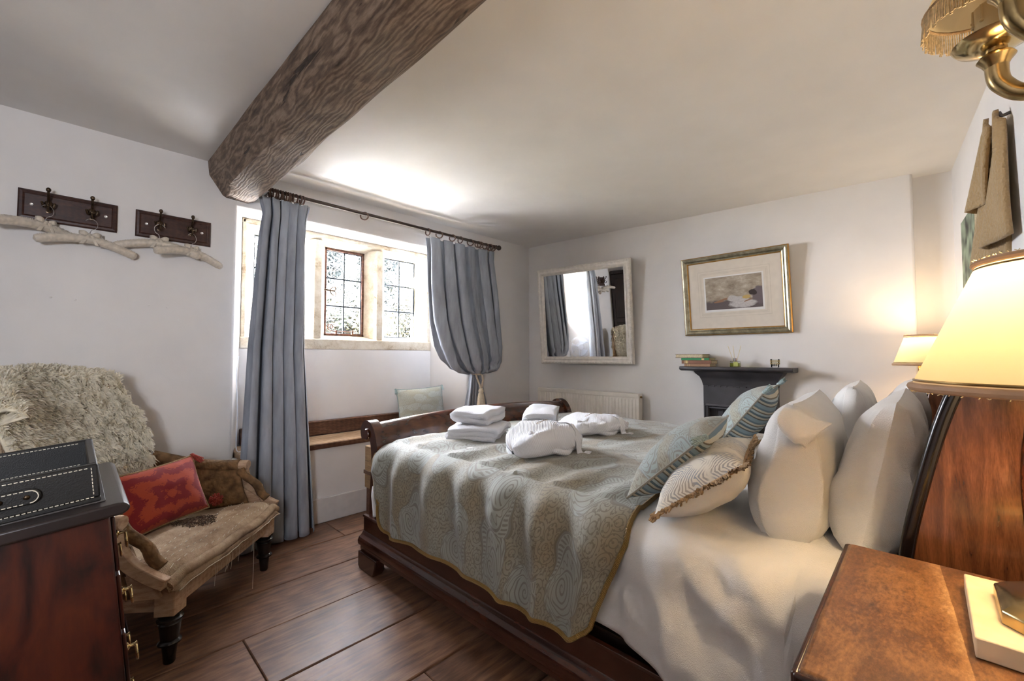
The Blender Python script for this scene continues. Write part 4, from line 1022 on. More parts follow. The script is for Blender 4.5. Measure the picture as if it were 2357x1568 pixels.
# ------------------------------------------------------------------ coat racks and padded hangers
def rack(x0, x1, label):
    zc = 2.030; r = thing('coat_rack', label, 'coat rack', (lerp(x0, x1, 0.5), YW - 0.02, 1.95), group='dark wooden coat racks')
    z0, z1 = 1.952, 2.108
    def ringp(i, y): return [(x0 + i, y, z0 + i), (x1 - i, y, z0 + i), (x1 - i, y, z1 - i), (x0 + i, y, z1 - i)]
    vs = []; lv = [(0.0, YW), (0.0, YW - 0.012), (0.006, YW - 0.017), (0.016, YW - 0.019), (0.020, YW - 0.017), (0.024, YW - 0.020)]
    for i, y in lv: vs += ringp(i, y)
    fs = [(4 * a + k, 4 * a + (k + 1) % 4, 4 * a + 4 + (k + 1) % 4, 4 * a + 4 + k) for a in range(len(lv) - 1) for k in range(4)] + [(20, 21, 22, 23), (3, 2, 1, 0)]
    B().add(vs, fs).o('board', 'rack_wood', r, True, smooth=False)
    for x in (x0 + 0.048, x1 - 0.048):
        B().lathe([(0.0, 0.004), (0.003, 0.002), (0.0065, 0.003), (0.0075, 0.001), (0.008, -0.001)], (x, YW - 0.020, zc), 12, Euler((PI / 2, 0, 0)).to_matrix()).o('screw', 'screw', r, True)
    return r
def hook(r, x):
    y = YW - 0.021; z = 2.035
    b = B().lathe([(0.0, 0.0), (0.013, 0.0), (0.016, 0.003), (0.012, 0.007), (0.0, 0.009)], (x, y, z + 0.012), 14, Euler((PI / 2, 0, 0)).to_matrix())
    b.lathe([(0.0, 0.0), (0.009, 0.0), (0.010, 0.003), (0.0, 0.006)], (x, y, z - 0.028), 12, Euler((PI / 2, 0, 0)).to_matrix())
    b.tube(catmull([(x, y - 0.004, z - 0.028), (x, y - 0.012, z - 0.010), (x, y - 0.020, z + 0.020), (x, y - 0.045, z + 0.045), (x, y - 0.055, z + 0.065)], 5), 0.0055, 8)
    b.ball((x, y - 0.057, z + 0.071), 0.010, 10, 8, (1, 1, 1.2))
    b.tube(catmull([(x, y - 0.012, z + 0.0), (x, y - 0.028, z - 0.032), (x, y - 0.048, z - 0.034), (x, y - 0.058, z - 0.014)], 5), 0.005, 8)
    b.ball((x, y - 0.059, z - 0.010), 0.008, 10, 8)
    for s in (-1, 1):
        b.tube(catmull([(x, y - 0.016, z + 0.005), (x + s * 0.016, y - 0.024, z - 0.012), (x + s * 0.022, y - 0.030, z + 0.004)], 4), 0.0045, 7); b.ball((x + s * 0.022, y - 0.030, z + 0.008), 0.006, 8, 6)
    b.o('hook', 'bronze', r, True)
rk1 = rack(-0.222, 0.150, 'longer dark wooden coat rack at left with two hangers crossing below')
rk2 = rack(0.228, 0.592, 'dark wooden coat rack beside the window recess with two bow-tied hangers')
for x in (-0.115, 0.047): hook(rk1, x)
for x in (0.335, 0.488): hook(rk2, x)
def hanger(x, y, z_hook, yaw, L, label, droop=0.07, tiltz=0.0, flip=1):
    h = thing('padded_hanger', label, 'hanger', (x, y, z_hook), (0, tiltz, yaw), 'padded satin hangers on the racks')
    zt = -0.115; n = 60
    pts = [(lerp(-L / 2, L / 2, i / n), 0, zt - droop * abs(2 * i / n - 1) ** 1.7) for i in range(n + 1)]
    def ru(i):
        t = abs(2 * i / n - 1); e = min(1.0, (1 - t) / 0.05) ** 0.5 if t > 0.95 else 1.0
        return (0.0225 + 0.0008 * math.sin(i * 2.4) + 0.001 * nz(i * 0.7, L)) * max(0.15, e)
    B().tube(pts, [ru(i) for i in range(n + 1)], 12).o('padded_arm', 'satin', h)
    seam = B()
    for i in range(2, n - 1): 
        if i % 1 == 0:
            p = pts[i]; seam.box((p[0], -0.001, p[2] + ru(i) * 0.95), (0.0035, 0.022, 0.005))
    seam.o('gathered_seam', 'satin', h)
    hk = [(0, 0, zt), (0, 0, zt + 0.04)]
    for k in range(13):
        a = -PI / 2 + 0.3 + k * 0.33; hk.append((flip * 0.026 * math.cos(a), 0, -0.030 + 0.030 * math.sin(a)))
    B().tube(catmull(hk, 2), 0.0016, 6).o('wire_hook', 'steel', h)
    bw = B()
    for s in (-1, 1):
        bw.grid(6, 4, lambda u, v, s=s: (s * (0.004 + 0.040 * u), -0.004 - 0.012 * math.sin(PI * u), zt + 0.026 + (v - 0.5) * 0.026 * math.sin(0.3 + u * 2.2) + 0.006 * u))
        bw.grid(6, 3, lambda u, v, s=s: (s * (0.004 + 0.028 * u) + (v - 0.5) * 0.016, -0.019 - 0.003 * u, zt + 0.022 - 0.055 * u))
    bw.ball((0, -0.008, zt + 0.025), 0.007, 8, 6).o('ribbon_bow', 'satin', h, solid=0.0015)
    return h
MT['satin'] = plain('cream_satin', 'cfc2b0', 0.45, 0, 0.08, 60, 0.3, 150, Sheen_Weight=0.3)
hanger(-0.115, YW - 0.055, 2.03, 0.55, 0.42, 'cream padded hanger at far left swung out from the wall', 0.045, 0.10)
hanger(0.047, YW - 0.062, 1.995, 0.12, 0.40, 'cream padded hanger hanging lowest under the left rack', 0.05, 0.06)
hanger(0.335, YW - 0.060, 2.03, -0.12, 0.40, 'cream padded hanger with upright bow on the right rack, partly hidden', 0.05, 0.02, -1)
hanger(0.488, YW - 0.068, 2.005, 0.45, 0.40, 'cream padded hanger nearest the window recess with hanging ribbon ends', 0.05, 0.05)

# ------------------------------------------------------------------ wardrobe (seen in the mirror)
wd = thing('wardrobe', 'tall black-brown panelled oak wardrobe against the hook wall, seen in the mirror', 'wardrobe', (-1.0, 3.0, 0))
B().b2((-1.50, 2.72, 0.08), (-0.62, 3.275, 2.15)).o('carcass', 'wardrobe', wd, True, bevel=0.01)
B().b2((-1.53, 2.69, 2.15), (-0.59, 3.285, 2.22)).o('cornice', 'wardrobe', wd, True, bevel=0.02)
for x in (-1.45, -0.67):
    for y in (2.77, 3.22): B().b2((x - 0.04, y - 0.04, 0), (x + 0.04, y + 0.04, 0.08)).o('foot', 'wardrobe', wd, True, bevel=0.005)
for z0, z1 in ((0.2, 0.95), (1.03, 1.22), (1.30, 2.05)):
    for y0, y1 in ((2.78, 2.97), (3.03, 3.22)): B().b2((-0.622, y0, z0), (-0.605, y1, z1)).o('side_panel', 'wardrobe', wd, True, bevel=0.012)
for x0, x1 in ((-1.46, -1.07), (-1.05, -0.66)):
    d = B().b2((x0, 2.70, 0.14), (x1, 2.722, 2.10)).o('door', 'wardrobe', wd, True, bevel=0.005)
    B().ball(((-1.09 if x0 < -1.2 else -1.03), 2.69, 1.1), 0.015).o('knob', 'brass', d)

# ------------------------------------------------------------------ stripped armchair (frame and hessian exposed)
ch = thing('armchair', 'low stripped armchair with torn hessian seat, bare wood frame and black turned legs', 'armchair', (0.555, 2.528, 0), frame_rot((0.668, 0.744, 0), (-0.744, 0.668, 0)))
legp = [(0.0, 0.0), (0.017, 0.0), (0.020, 0.006), (0.022, 0.04), (0.026, 0.085), (0.038, 0.094), (0.040, 0.102), (0.034, 0.110), (0.030, 0.113), (0.035, 0.17), (0.038, 0.19), (0.034, 0.196), (0.043, 0.204), (0.044, 0.212), (0.034, 0.220), (0.040, 0.228), (0.042, 0.236), (0.0, 0.236)]
legp = [(r, h * 0.855) for r, h in legp]
for x in (-0.376, 0.376):
    B().lathe(legp, (x, 0.0, 0), 24).o('front_leg', 'leg_black', ch)
    B().box((x, 0.0, 0.257), (0.075, 0.075, 0.110)).o('leg_block', 'raw_wood', ch, bevel=0.004)
    B().tube([(x * 0.72, 0.60, 0.215), (x * 0.74, 0.68, 0.0)], [0.032, 0.022], 10).o('back_leg', 'leg_black', ch)
B().b2((-0.34, -0.025, 0.225), (0.34, 0.012, 0.310)).o('front_rail', 'raw_wood', ch, bevel=0.004)
for s in (-1, 1):
    B().prism([(s * 0.396, 0.03), (s * 0.356, 0.03), (s * 0.27, 0.62), (s * 0.31, 0.62)], 0.215, 0.295).o('side_rail', 'raw_wood', ch, bevel=0.004)
B().b2((-0.29, 0.59, 0.215), (0.29, 0.63, 0.30)).o('back_rail', 'raw_wood', ch, bevel=0.004)
# seat pad: bowed front, lumpy, overhanging
def seat(u, v):
    x = (u - 0.5) * 2; y = v
    w_ = 0.44 - 0.11 * y
    front = -0.085 * (1 - x * x * 0.55)
    X = w_ * x; Y = lerp(front, 0.60, y)
    z = 0.400 + 0.02 * (1 - x * x) * math.sin(PI * min(1, y * 1.1)) + 0.012 * nz(X * 6, Y * 6, 2) - 0.03 * y
    return (X, Y, z - 0.055 * max(0, 1 - y / 0.10) ** 2 - 0.03 * max(0, (abs(x) - 0.85) / 0.15))
sb = B().grid(44, 40, seat).o('seat', 'burlap', ch)
def sfront(u, v):
    p = Vector(seat(u, 0)); q = Vector((lerp(-0.40, 0.40, u), -0.030, 0.300)); k = v
    m_ = p.lerp(q, k); m_.y -= 0.020 * math.sin(PI * k); m_.z += 0.006 * nz(u * 18, k * 5, 4); return tuple(m_)
B().grid(50, 8, sfront).o('front_border', 'burlap', ch, solid=0.01)
def sside(s):
    def fn(u, v):
        p = Vector(seat(0 if s < 0 else 1, u)); q = Vector((s * (0.395 - 0.09 * u), p.y + 0.02, 0.29)); return tuple(p.lerp(q, v))
    return fn
for s in (-1, 1): B().grid(24, 5, sside(s)).o('side_border', 'burlap', ch, solid=0.008)
edge_pts = [Vector(seat(i / 40, 0.02)) + Vector((0, -0.004, 0.0)) for i in range(41)]
B().tube(edge_pts, [0.022 + 0.004 * nz(i * 0.8, 3) for i in range(41)], 10).o('front_roll', 'burlap', ch)
st_ = B()
for r_ in range(4):
    for i in range(1, 24):
        u0, u1 = (i + 0.15) / 25, (i + 0.7) / 25; v = 0.06 + 0.085 * r_ + 0.012 * math.sin(i * 0.5 + r_)
        st_.tube([Vector(seat(u0, v)) + Vector((0, 0, 0.004)), Vector(seat(u1, v + 0.006)) + Vector((0, 0, 0.004))], 0.0016, 5)
tw = [Vector(sfront(i / 60, 0.45 + 0.06 * math.sin(i * 0.4))) + Vector((0, -0.008, 0)) for i in range(61)]
st_.tube(tw, 0.0022, 5).o('stitching', 'thread', ch)
# worn hole with stuffing showing
hb = B()
for k in range(170):
    a = random.random() * 2 * PI; r = math.sqrt(random.random()); u = 0.60 + 0.10 * r * math.cos(a) + 0.02 * r * math.sin(a); v = 0.40 + 0.15 * r * math.sin(a)
    p = Vector(seat(u, v)) + Vector((0, 0, 0.004)); d = Vector((random.uniform(-1, 1), random.uniform(-1, 1), 0.25)).normalized() * 0.02
    hb.tube([p - d * 0.5, p + Vector((0, 0, 0.006)), p + d * 0.6], 0.0017, 4, False)
hb.o('exposed_stuffing', 'horsehair', ch, kind='stuff')
# back: raked, rounded top
def backf(u, v, off):
    x = (u - 0.5) * 2; w_ = lerp(0.34, 0.275, v) * (1 if v < 0.8 else math.sqrt(max(0.02, 1 - ((v - 0.8) / 0.2) ** 2 * 0.35)))
    z = lerp(0.28, 1.125, v) - 0.045 * x * x * (v ** 2)
    y = 0.535 + 0.225 * v + off - 0.11 * x * x
    return (w_ * x, y + 0.012 * nz(x * 4, v * 5, off * 9), z)
B().grid(30, 30, lambda u, v: backf(u, v, 0.0)).o('back_inside', 'burlap', ch, solid=0.03)
B().grid(30, 30, lambda u, v: backf(u, v, 0.055)).o('back_outside', 'burlap', ch, solid=0.02)
bf = [backf(0, v / 16, 0.026) for v in range(17)] + [backf(u / 16, 1, 0.026) for u in range(1, 17)] + [backf(1, 1 - v / 16, 0.026) for v in range(1, 17)]
B().tube(bf, 0.034, 10).o('back_edge_roll', 'burlap', ch)
# low swept arms: padded inside, curved show-wood front, scroll dowel
for s in (-1, 1):
    def arm_top(t):      # t 0 back .. 1 front
        return Vector((s * (lerp(0.325, 0.445, t) + 0.03 * math.sin(PI * t)), lerp(0.54, 0.17, t), lerp(0.70, 0.600, t) - 0.03 * math.sin(PI * t)))
    def arm_in(u, v):
        p = arm_top(u); q = Vector((s * lerp(0.32, 0.40, u), lerp(0.54, 0.10, u), 0.385)); k = v; m_ = p.lerp(q, k); m_.x -= s * 0.02 * math.sin(PI * k); return tuple(m_)
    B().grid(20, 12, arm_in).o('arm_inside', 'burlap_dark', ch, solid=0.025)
    def arm_out(u, v):
        p = arm_top(u) + Vector((s * 0.03, 0, -0.01)); q = Vector((s * lerp(0.34, 0.42, u), lerp(0.54, 0.08, u), 0.29)); return tuple(p.lerp(q, v))
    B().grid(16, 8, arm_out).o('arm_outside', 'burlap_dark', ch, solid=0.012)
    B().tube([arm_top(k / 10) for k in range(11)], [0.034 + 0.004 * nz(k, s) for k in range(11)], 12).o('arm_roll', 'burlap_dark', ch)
    B().lathe([(0.0, 0.0), (0.026, 0.0), (0.028, 0.01), (0.028, 0.05), (0, 0.05)], tuple(arm_top(1) + Vector((0, -0.045, 0.0))), 14, Euler((-PI / 2, 0, 0)).to_matrix()).o('arm_dowel', 'raw_wood', ch)
    # show-wood front: flat board sweeping from scroll to seat corner
    fr_c = c2([(0.155, 0.575), (0.135, 0.50), (0.09, 0.43), (0.02, 0.375), (-0.03, 0.35)], 5)
    a_, b_c = offset_curve(fr_c, 0.022), offset_curve(fr_c, -0.022)
    B().prism(a_ + b_c[::-1], s * 0.450 - 0.018, s * 0.450 + 0.018, 'X').o('arm_facing', 'raw_wood', ch, bevel=0.004, angle=30)
    B().prism([(0.06, 0.41), (0.14, 0.47), (0.09, 0.29), (0.0, 0.29)], s * 0.432 - 0.012, s * 0.432 + 0.012, 'X').o('arm_support', 'raw_wood', ch, bevel=0.003)
    rr = [(s * 0.415, 0.155 - 0.15 * t + 0.01 * math.sin(t * 9), lerp(0.585, 0.405, t)) for t in [i / 10 for i in range(11)]]
    B().tube(rr, [0.022 + 0.006 * nz(i * 1.3, s * 2) for i in range(11)], 9).o('arm_stuffing_roll', 'burlap_dark', ch)
# loose threads under the seat
lt2 = B()
for k in range(10):
    u = random.random(); p = Vector(sfront(u, 1)); lt2.tube(catmull([p, p + Vector((0.01, -0.004, -0.04)), p + Vector((random.uniform(-.02, .02), 0.0, -random.uniform(0.06, 0.12)))], 4), 0.0009, 4, False)
lt2.tube(catmull([Vector(sfront(0.72, 0.9)), Vector(sfront(0.72, 1)) + Vector((0.004, -0.01, -0.12)), Vector(sfront(0.72, 1)) + Vector((-0.004, -0.012, -0.30))], 6), 0.001, 4, False)
lt2.o('loose_threads', 'thread', ch, kind='stuff')
# the old frame is racked: its back stands a little to one side of its front
RACK = 0.17
for o_ in [x for x in bpy.data.objects if x.parent == ch]:
    for v_ in o_.data.vertices:
        if v_.co.y > 0: v_.co.x -= RACK * v_.co.y
# red damask cushion in the chair
rcw = thing('red_cushion', 'orange-red damask cushion with tasselled corner propped in the armchair', 'cushion', (0.330, 2.78, 0.552), frame_rot((0.86, 0.50, 0.05), (-0.20, 0.30, 0.93)))
cushion_half(0.40, 0.30, 0.13, 1, 31, 0.06).o('front_panel', 'damask', rcw); cushion_half(0.40, 0.30, 0.13, -1, 31, 0.06).o('back_panel', 'damask', rcw)
B().tube(rim(0.40, 0.30), 0.005, 6).o('piping', 'fringe_tan', rcw)
tassel(rcw, (0.20, 0.15, 0), (0.4, -0.8, 0.4), 'tassel_red', 0.06)
pom = B()
for k in range(110):
    d = Vector((random.gauss(0, 1), random.gauss(0, 1), random.gauss(0, 1))).normalized(); c = Vector((0.235, -0.125, 0.02))
    pom.tube([c + d * 0.012, c + d * 0.035], [0.004, 0.003], 4)
pom.ball((0.235, -0.125, 0.02), 0.022, 10, 8).o('pompom', 'tassel_red', rcw)
# sheepskin over the chair back
sh = thing('sheepskin', 'shaggy cream sheepskin thrown over the back of the stripped armchair', 'sheepskin', (0.0, 3.0, 1.1), ch.rotation_euler.copy())
Mc = Matrix.LocRotScale(ch.location, ch.rotation_euler, (1, 1, 1)); Ms = Matrix.LocRotScale(sh.location, sh.rotation_euler, (1, 1, 1)).inverted()
def skin(u, v):
    """v 0: far down outside, .28 top edge, 1: low on the inside face"""
    hw = 0.345 + 0.02 * math.sin(v * 9 + u * 3); x = (u - 0.5) * 2 * hw - 0.075
    if v < 0.18: k = v / 0.18; p = Vector((x, 0.865, lerp(0.85, 1.13, k)))
    elif v < 0.32:
        a = (v - 0.18) / 0.14 * PI; p = Vector((x, 0.79 + 0.075 * math.cos(a), 1.125 + 0.060 * math.sin(a)))
    else:
        k = (v - 0.32) / 0.68; p = Vector((x, lerp(0.715, 0.50, k), lerp(1.12, 0.45, k)))
    q = max(0.0, abs(x) - 0.02) / 0.29
    p.z -= 0.050 * q ** 2 + 0.25 * max(0, abs(x) - 0.29); p.y -= 0.11 * q ** 2 - (0.35 * max(0, abs(x) - 0.28) if v > 0.3 else -0.35 * max(0, abs(x) - 0.28))
    p.x -= RACK * p.y
    return p
def skin_w(u, v): return Ms @ (Mc @ skin(u, v))
B().grid(26, 40, lambda u, v: tuple(skin_w(u, v))).o('hide', 'wool_base', sh, solid=0.012)
Rl = (Ms @ Mc).to_3x3(); wl_ = B(); rng = random.Random(5); bv_, bf_ = [], []
for k in range(46000):
    u, v = rng.random(), rng.random()
    p = skin_w(u, v); e = 0.01
    du = skin_w(min(1, u + e), v) - skin_w(max(0, u - e), v); dv = skin_w(u, min(1, v + e)) - skin_w(u, max(0, v - e))
    n = du.cross(dv); n.normalize()
    ref = Vector((0, 1, 0.1)) if v < 0.18 else (Vector((0, math.cos((v - 0.18) / 0.14 * PI), math.sin((v - 0.18) / 0.14 * PI) + 0.2)) if v < 0.32 else Vector((0, -1, 0.3)))
    if n.dot(Rl @ ref) < 0: n = -n
    cl = Vector((nz(u * 22, v * 26, 1), nz(u * 22, v * 26, 5), nz(u * 22, v * 26, 9)))
    d = (n * 0.75 + cl * 1.3 + Vector((0, 0, -0.2)) + Vector((rng.uniform(-.25, .25), rng.uniform(-.25, .25), rng.uniform(-.25, .25)))).normalized()
    L = rng.uniform(0.026, 0.050); s_ = d.cross(n); s_ = s_.normalized() if s_.length > 1e-4 else du.normalized()
    w_ = 0.0028; o = len(bv_); m_ = p + d * L * 0.55 + n * 0.006; e_ = p + d * L + Vector((0, 0, -0.010))
    bv_ += [p - s_ * w_, p + s_ * w_, m_ + s_ * w_, m_ - s_ * w_, e_]; bf_ += [(o, o + 1, o + 2, o + 3), (o + 3, o + 2, o + 4)]
me = bpy.data.meshes.new('wool'); me.from_pydata([tuple(x) for x in bv_], [], bf_); me.materials.append(MT['wool']); me.update()
wo = bpy.data.objects.new('wool', me); COL.objects.link(wo); wo.parent = sh; wo['kind'] = 'stuff'

# ------------------------------------------------------------------ chest of drawers in the foreground (stands crooked on the old floor)
TH = -0.094
cd = thing('chest_of_drawers', 'dark flame-mahogany chest of drawers with brass ring pulls in the left foreground', 'chest', (0.152, 1.70, 0.0), (0, TH, 0))
y0, y1 = -0.262, 0.262
B().b2((-0.50, y0, 0.11), (0.0, y1, 0.865)).o('carcass', 'chest', cd, bevel=0.004)
B().prism([(-0.53, 0.866), (0.022, 0.866), (0.034, 0.872), (0.038, 0.882), (0.030, 0.893), (0.015, 0.896), (-0.53, 0.896)], y0 - 0.025, y1 + 0.025, 'Y').o('top', 'chest_top', cd, bevel=0.006, seg=3)
for x in (-0.46, -0.04):
    for y in (y0 + 0.04, y1 - 0.04): B().prism([(y - 0.035, 0.055 if x < -0.2 else 0.006), (y + 0.035, 0.055 if x < -0.2 else 0.006), (y + 0.04, 0.11), (y - 0.04, 0.11)], x - 0.035, x + 0.035, 'X').o('bracket_foot', 'chest', cd, bevel=0.004)
for k in range(5):
    z0 = 0.125 + 0.148 * k
    dr = B().b2((0.0, y0 + 0.018, z0), (0.009, y1 - 0.018, z0 + 0.138)).o('drawer', 'chest', cd, bevel=0.003)
    for y in (y0 + 0.055, y1 - 0.10):
        zc = z0 + 0.082
        b = B().lathe([(0, 0), (0.010, 0), (0.010, 0.003), (0.004, 0.006), (0.004, 0.016), (0.007, 0.020), (0, 0.022)], (0.009, y, zc), 12, Euler((0, PI / 2, 0)).to_matrix())
        b.torus((0.027, y, zc - 0.019), 0.019, 0.0028, 20, 8, Euler((0, PI / 2, 0)).to_matrix()).o('ring_pull', 'brass_bright', dr)
# grey mat and stitched leather tray
Rt = Euler((0, TH, 0)).to_matrix(); o0 = Vector((0.152, 1.70, 0.0))
def on_top(x, y, z=0.896): return o0 + Rt @ Vector((x, y, z))
mt_ = B().b2((-0.52, -0.235, 0), (-0.004, 0.245, 0.004)).o('desk_mat', 'suede', bevel=0.0015, loc=on_top(0, 0), rot=(0, TH, 0))
tag(mt_, 'flat grey mat lying under the leather tray on the chest', 'mat')
tr = thing('leather_tray', 'black leather tray with pale stitching and a studded strap handle on the chest', 'tray', on_top(-0.02, 0.0, 0.9005), (0, TH, 0))
TX0, TX1, TY0, TY1, TZ = -0.46, 0.008, -0.235, 0.225, 0.092
B().b2((TX0, TY0, 0), (TX1, TY1, 0.010)).o('tray_base', 'leather', tr, bevel=0.002)
B().b2((TX0, TY0, 0.010), (TX1, TY0 + 0.018, TZ)).o('tray_side', 'leather', tr, bevel=0.004)
B().b2((TX0, TY1 - 0.018, 0.010), (TX1, TY1, TZ)).o('tray_side', 'leather', tr, bevel=0.004)
B().b2((TX1 - 0.018, TY0 + 0.018, 0.010), (TX1, TY1 - 0.018, TZ)).o('tray_side', 'leather', tr, bevel=0.004)
B().b2((TX0, TY0 + 0.018, 0.010), (TX0 + 0.018, TY1 - 0.018, TZ)).o('tray_side', 'leather', tr, bevel=0.004)
def stitches(path, dz=0.0011, step=0.0085, ln=0.0058, name='stitching', par=None):
    b = B(); 
    for p, q in zip(path, path[1:]):
        p, q = Vector(p), Vector(q); d = q - p; n = max(1, int(d.length / step)); d.normalize()
        for k in range(n): b.tube([p + d * (k * step), p + d * (k * step + ln)], dz, 5)
    return b.o(name, 'thread', par or tr)
yo = TY0 - 0.0005
stitches([(TX0 + 0.01, yo, TZ - 0.008), (TX1 - 0.012, yo, TZ - 0.008), (TX1 - 0.012, yo, 0.012), (TX0 + 0.01, yo, 0.010)])
yi = TY1 - 0.0185
stitches([(TX0 + 0.03, yi, TZ - 0.008), (TX1 - 0.03, yi, TZ - 0.008)]); stitches([(TX0 + 0.03, yi, 0.018), (TX1 - 0.03, yi, 0.018)])
# strap handle on the near side
def cap_poly(x0, x1, z0, z1, r, n=8):
    zc = (z0 + z1) / 2; out = []
    for k in range(n + 1): a = -PI / 2 + PI * k / n; out.append((x1 - r + r * math.cos(a), zc + r * math.sin(a)))
    for k in range(n + 1): a = PI / 2 + PI * k / n; out.append((x0 + r + r * math.cos(a), zc + r * math.sin(a)))
    return out
hd = B().prism(cap_poly(-0.277, -0.087, 0.030, 0.066, 0.018), TY0 - 0.007, TY0 - 0.0005, 'Y').o('strap_handle', 'leather', tr, bevel=0.003)
cp = cap_poly(-0.272, -0.092, 0.034, 0.062, 0.014); stitches([(p[0], TY0 - 0.0078, p[1]) for p in cp] + [(cp[0][0], TY0 - 0.0078, cp[0][1])], par=hd)
for x in (-0.110, -0.150, -0.214, -0.254): B().ball((x, TY0 - 0.008, 0.048), 0.0055, 10, 8, (1, 0.6, 1)).o('stud', 'bronze', hd)
cdv = B().b2((-0.13, -0.08, 0), (0.0, 0.06, 0.006)).o('paper_card', 'mount', loc=on_top(-0.205, -0.05, 0.9125), rot=(0, TH, 0.35), bevel=0.001)
tag(cdv, 'pale card lying in the leather tray at the picture edge', 'card')

# ------------------------------------------------------------------ mirror (hangs skewed, leaning forward)
mr = thing('wall_mirror', 'square mirror in a chipped white moulded frame above the radiator', 'mirror', (3.635, 1.955, 1.172))
# corners: right side close to the wall, left side and top standing off it
BR = Vector((3.655, 1.948, 1.175)); exm = Vector((-0.135, 1.0, 0.0)).normalized(); eym = Vector((-0.085, -0.008, 1.0)); eym = (eym - exm * eym.dot(exm)).normalized(); nm_ = -exm.cross(eym); 
if nm_.x > 0: nm_ = -nm_
WM, HM = 1.02, 0.99
def mp_(a, b, d): return BR + exm * a + eym * b + nm_ * d
def frame_ring(widths, name, mat, par, W_, H_, pf, smooth=False):
    """moulded frame: widths = (inset, depth) profile"""
    vs = []
    for i, d in widths: vs += [pf(i, i, d), pf(W_ - i, i, d), pf(W_ - i, H_ - i, d), pf(i, H_ - i, d)]
    n = len(widths); fs = [(4 * a + k, 4 * a + (k + 1) % 4, 4 * a + 4 + (k + 1) % 4, 4 * a + 4 + k) for a in range(n - 1) for k in range(4)]
    return B().add(vs, fs).o(name, mat, par, True, smooth=smooth)
frame_ring([(0.075, 0.0), (0, 0.0), (0, 0.026), (0.008, 0.034), (0.022, 0.036), (0.030, 0.030), (0.040, 0.030), (0.048, 0.036), (0.058, 0.030), (0.070, 0.016), (0.075, 0.014)], 'frame', 'mirror_frame', mr, WM, HM, mp_)
beads = B()
for k in range(60):
    for side in range(4):
        t = (k + 0.5) / 60
        a, b = ((t * WM, 0.015), (WM - 0.015, t * HM), (t * WM, HM - 0.015), (0.015, t * HM))[side]
        beads.ball(tuple(mp_(a, b, 0.036)), 0.0065, 6, 4, (0.7, 1, 1))
beads.o('beaded_moulding', 'mirror_frame', mr, True, kind='stuff')
B().add([mp_(0.072, 0.072, 0.015), mp_(WM - 0.072, 0.072, 0.015), mp_(WM - 0.072, HM - 0.072, 0.015), mp_(0.072, HM - 0.072, 0.015)], [(0, 1, 2, 3)]).o('mirror_glass', 'mirror', mr, True, smooth=False)
B().add([mp_(0.03, 0.03, 0.001), mp_(WM - 0.03, 0.03, 0.001), mp_(WM - 0.03, HM - 0.03, 0.001), mp_(0.03, HM - 0.03, 0.001)], [(0, 1, 2, 3)]).o('back_board', 'box_wood', mr, True, smooth=False)

# ------------------------------------------------------------------ framed print
pc = thing('framed_print', 'small brown and white print in a wide cream mount and champagne gilt frame', 'picture', (3.66, 1.08, 1.42))
BRp = Vector((3.666, 0.688, 1.424)); exp_ = Vector((0.0, 1, 0)); eyp = Vector((-0.085, 0.012, 1.0)).normalized(); np_ = Vector((-1, 0, -0.085)).normalized(); WP, HP = 0.785, 0.648
def pp(a, b, d): return BRp + exp_ * a + eyp * b + np_ * d
frame_ring([(0.05, 0.0), (0, 0.0), (0, 0.020), (0.006, 0.026)], 'frame_edge', 'gilt_warm', pc, WP, HP, pp)
frame_ring([(0.006, 0.026), (0.018, 0.030), (0.028, 0.026), (0.036, 0.018), (0.040, 0.020), (0.046, 0.018)], 'frame', 'gilt', pc, WP, HP, pp)
frame_ring([(0.046, 0.018), (0.050, 0.017), (0.054, 0.010)], 'inner_slip', 'gilt_warm', pc, WP, HP, pp)
def rect(i0, j0, i1, j1, d, name, mat, par=pc, uv=False):
    vs = [pp(i1, j0, d), pp(i0, j0, d), pp(i0, j1, d), pp(i1, j1, d)]
    return B().add(vs, [(0, 1, 2, 3)], [(0, 0), (1, 0), (1, 1), (0, 1)]).o(name, mat, par, True, smooth=False)
rect(0.05, 0.05, WP - 0.05, HP - 0.05, 0.009, 'mount', 'mount')
px0, px1, py0, py1 = 0.185, 0.600, 0.205, 0.465
for k, e in enumerate((0.056, 0.038, 0.030)):
    x0, x1, y0_, y1_ = px0 - e, px1 + e, py0 - e * 1.05, py1 + e; lw = 0.0013
    b = B()
    for lo, hi in (((x0, y0_), (x1, y0_ + lw)), ((x0, y1_), (x1, y1_ + lw)), ((x0, y0_), (x0 + lw, y1_)), ((x1, y0_), (x1 + lw, y1_))):
        b.add([pp(lo[0], lo[1], 0.0095), pp(hi[0], lo[1], 0.0095), pp(hi[0], hi[1], 0.0095), pp(lo[0], hi[1], 0.0095)], [(0, 1, 2, 3)])
    b.o('mount_rule', 'mount_line', pc, True, smooth=False)
rect(px0 - 0.012, py0 - 0.018, px1 + 0.012, py1 + 0.010, 0.0096, 'print_margin', 'linen')
rect(px0, py0, px1, py1, 0.0101, 'print', 'print')

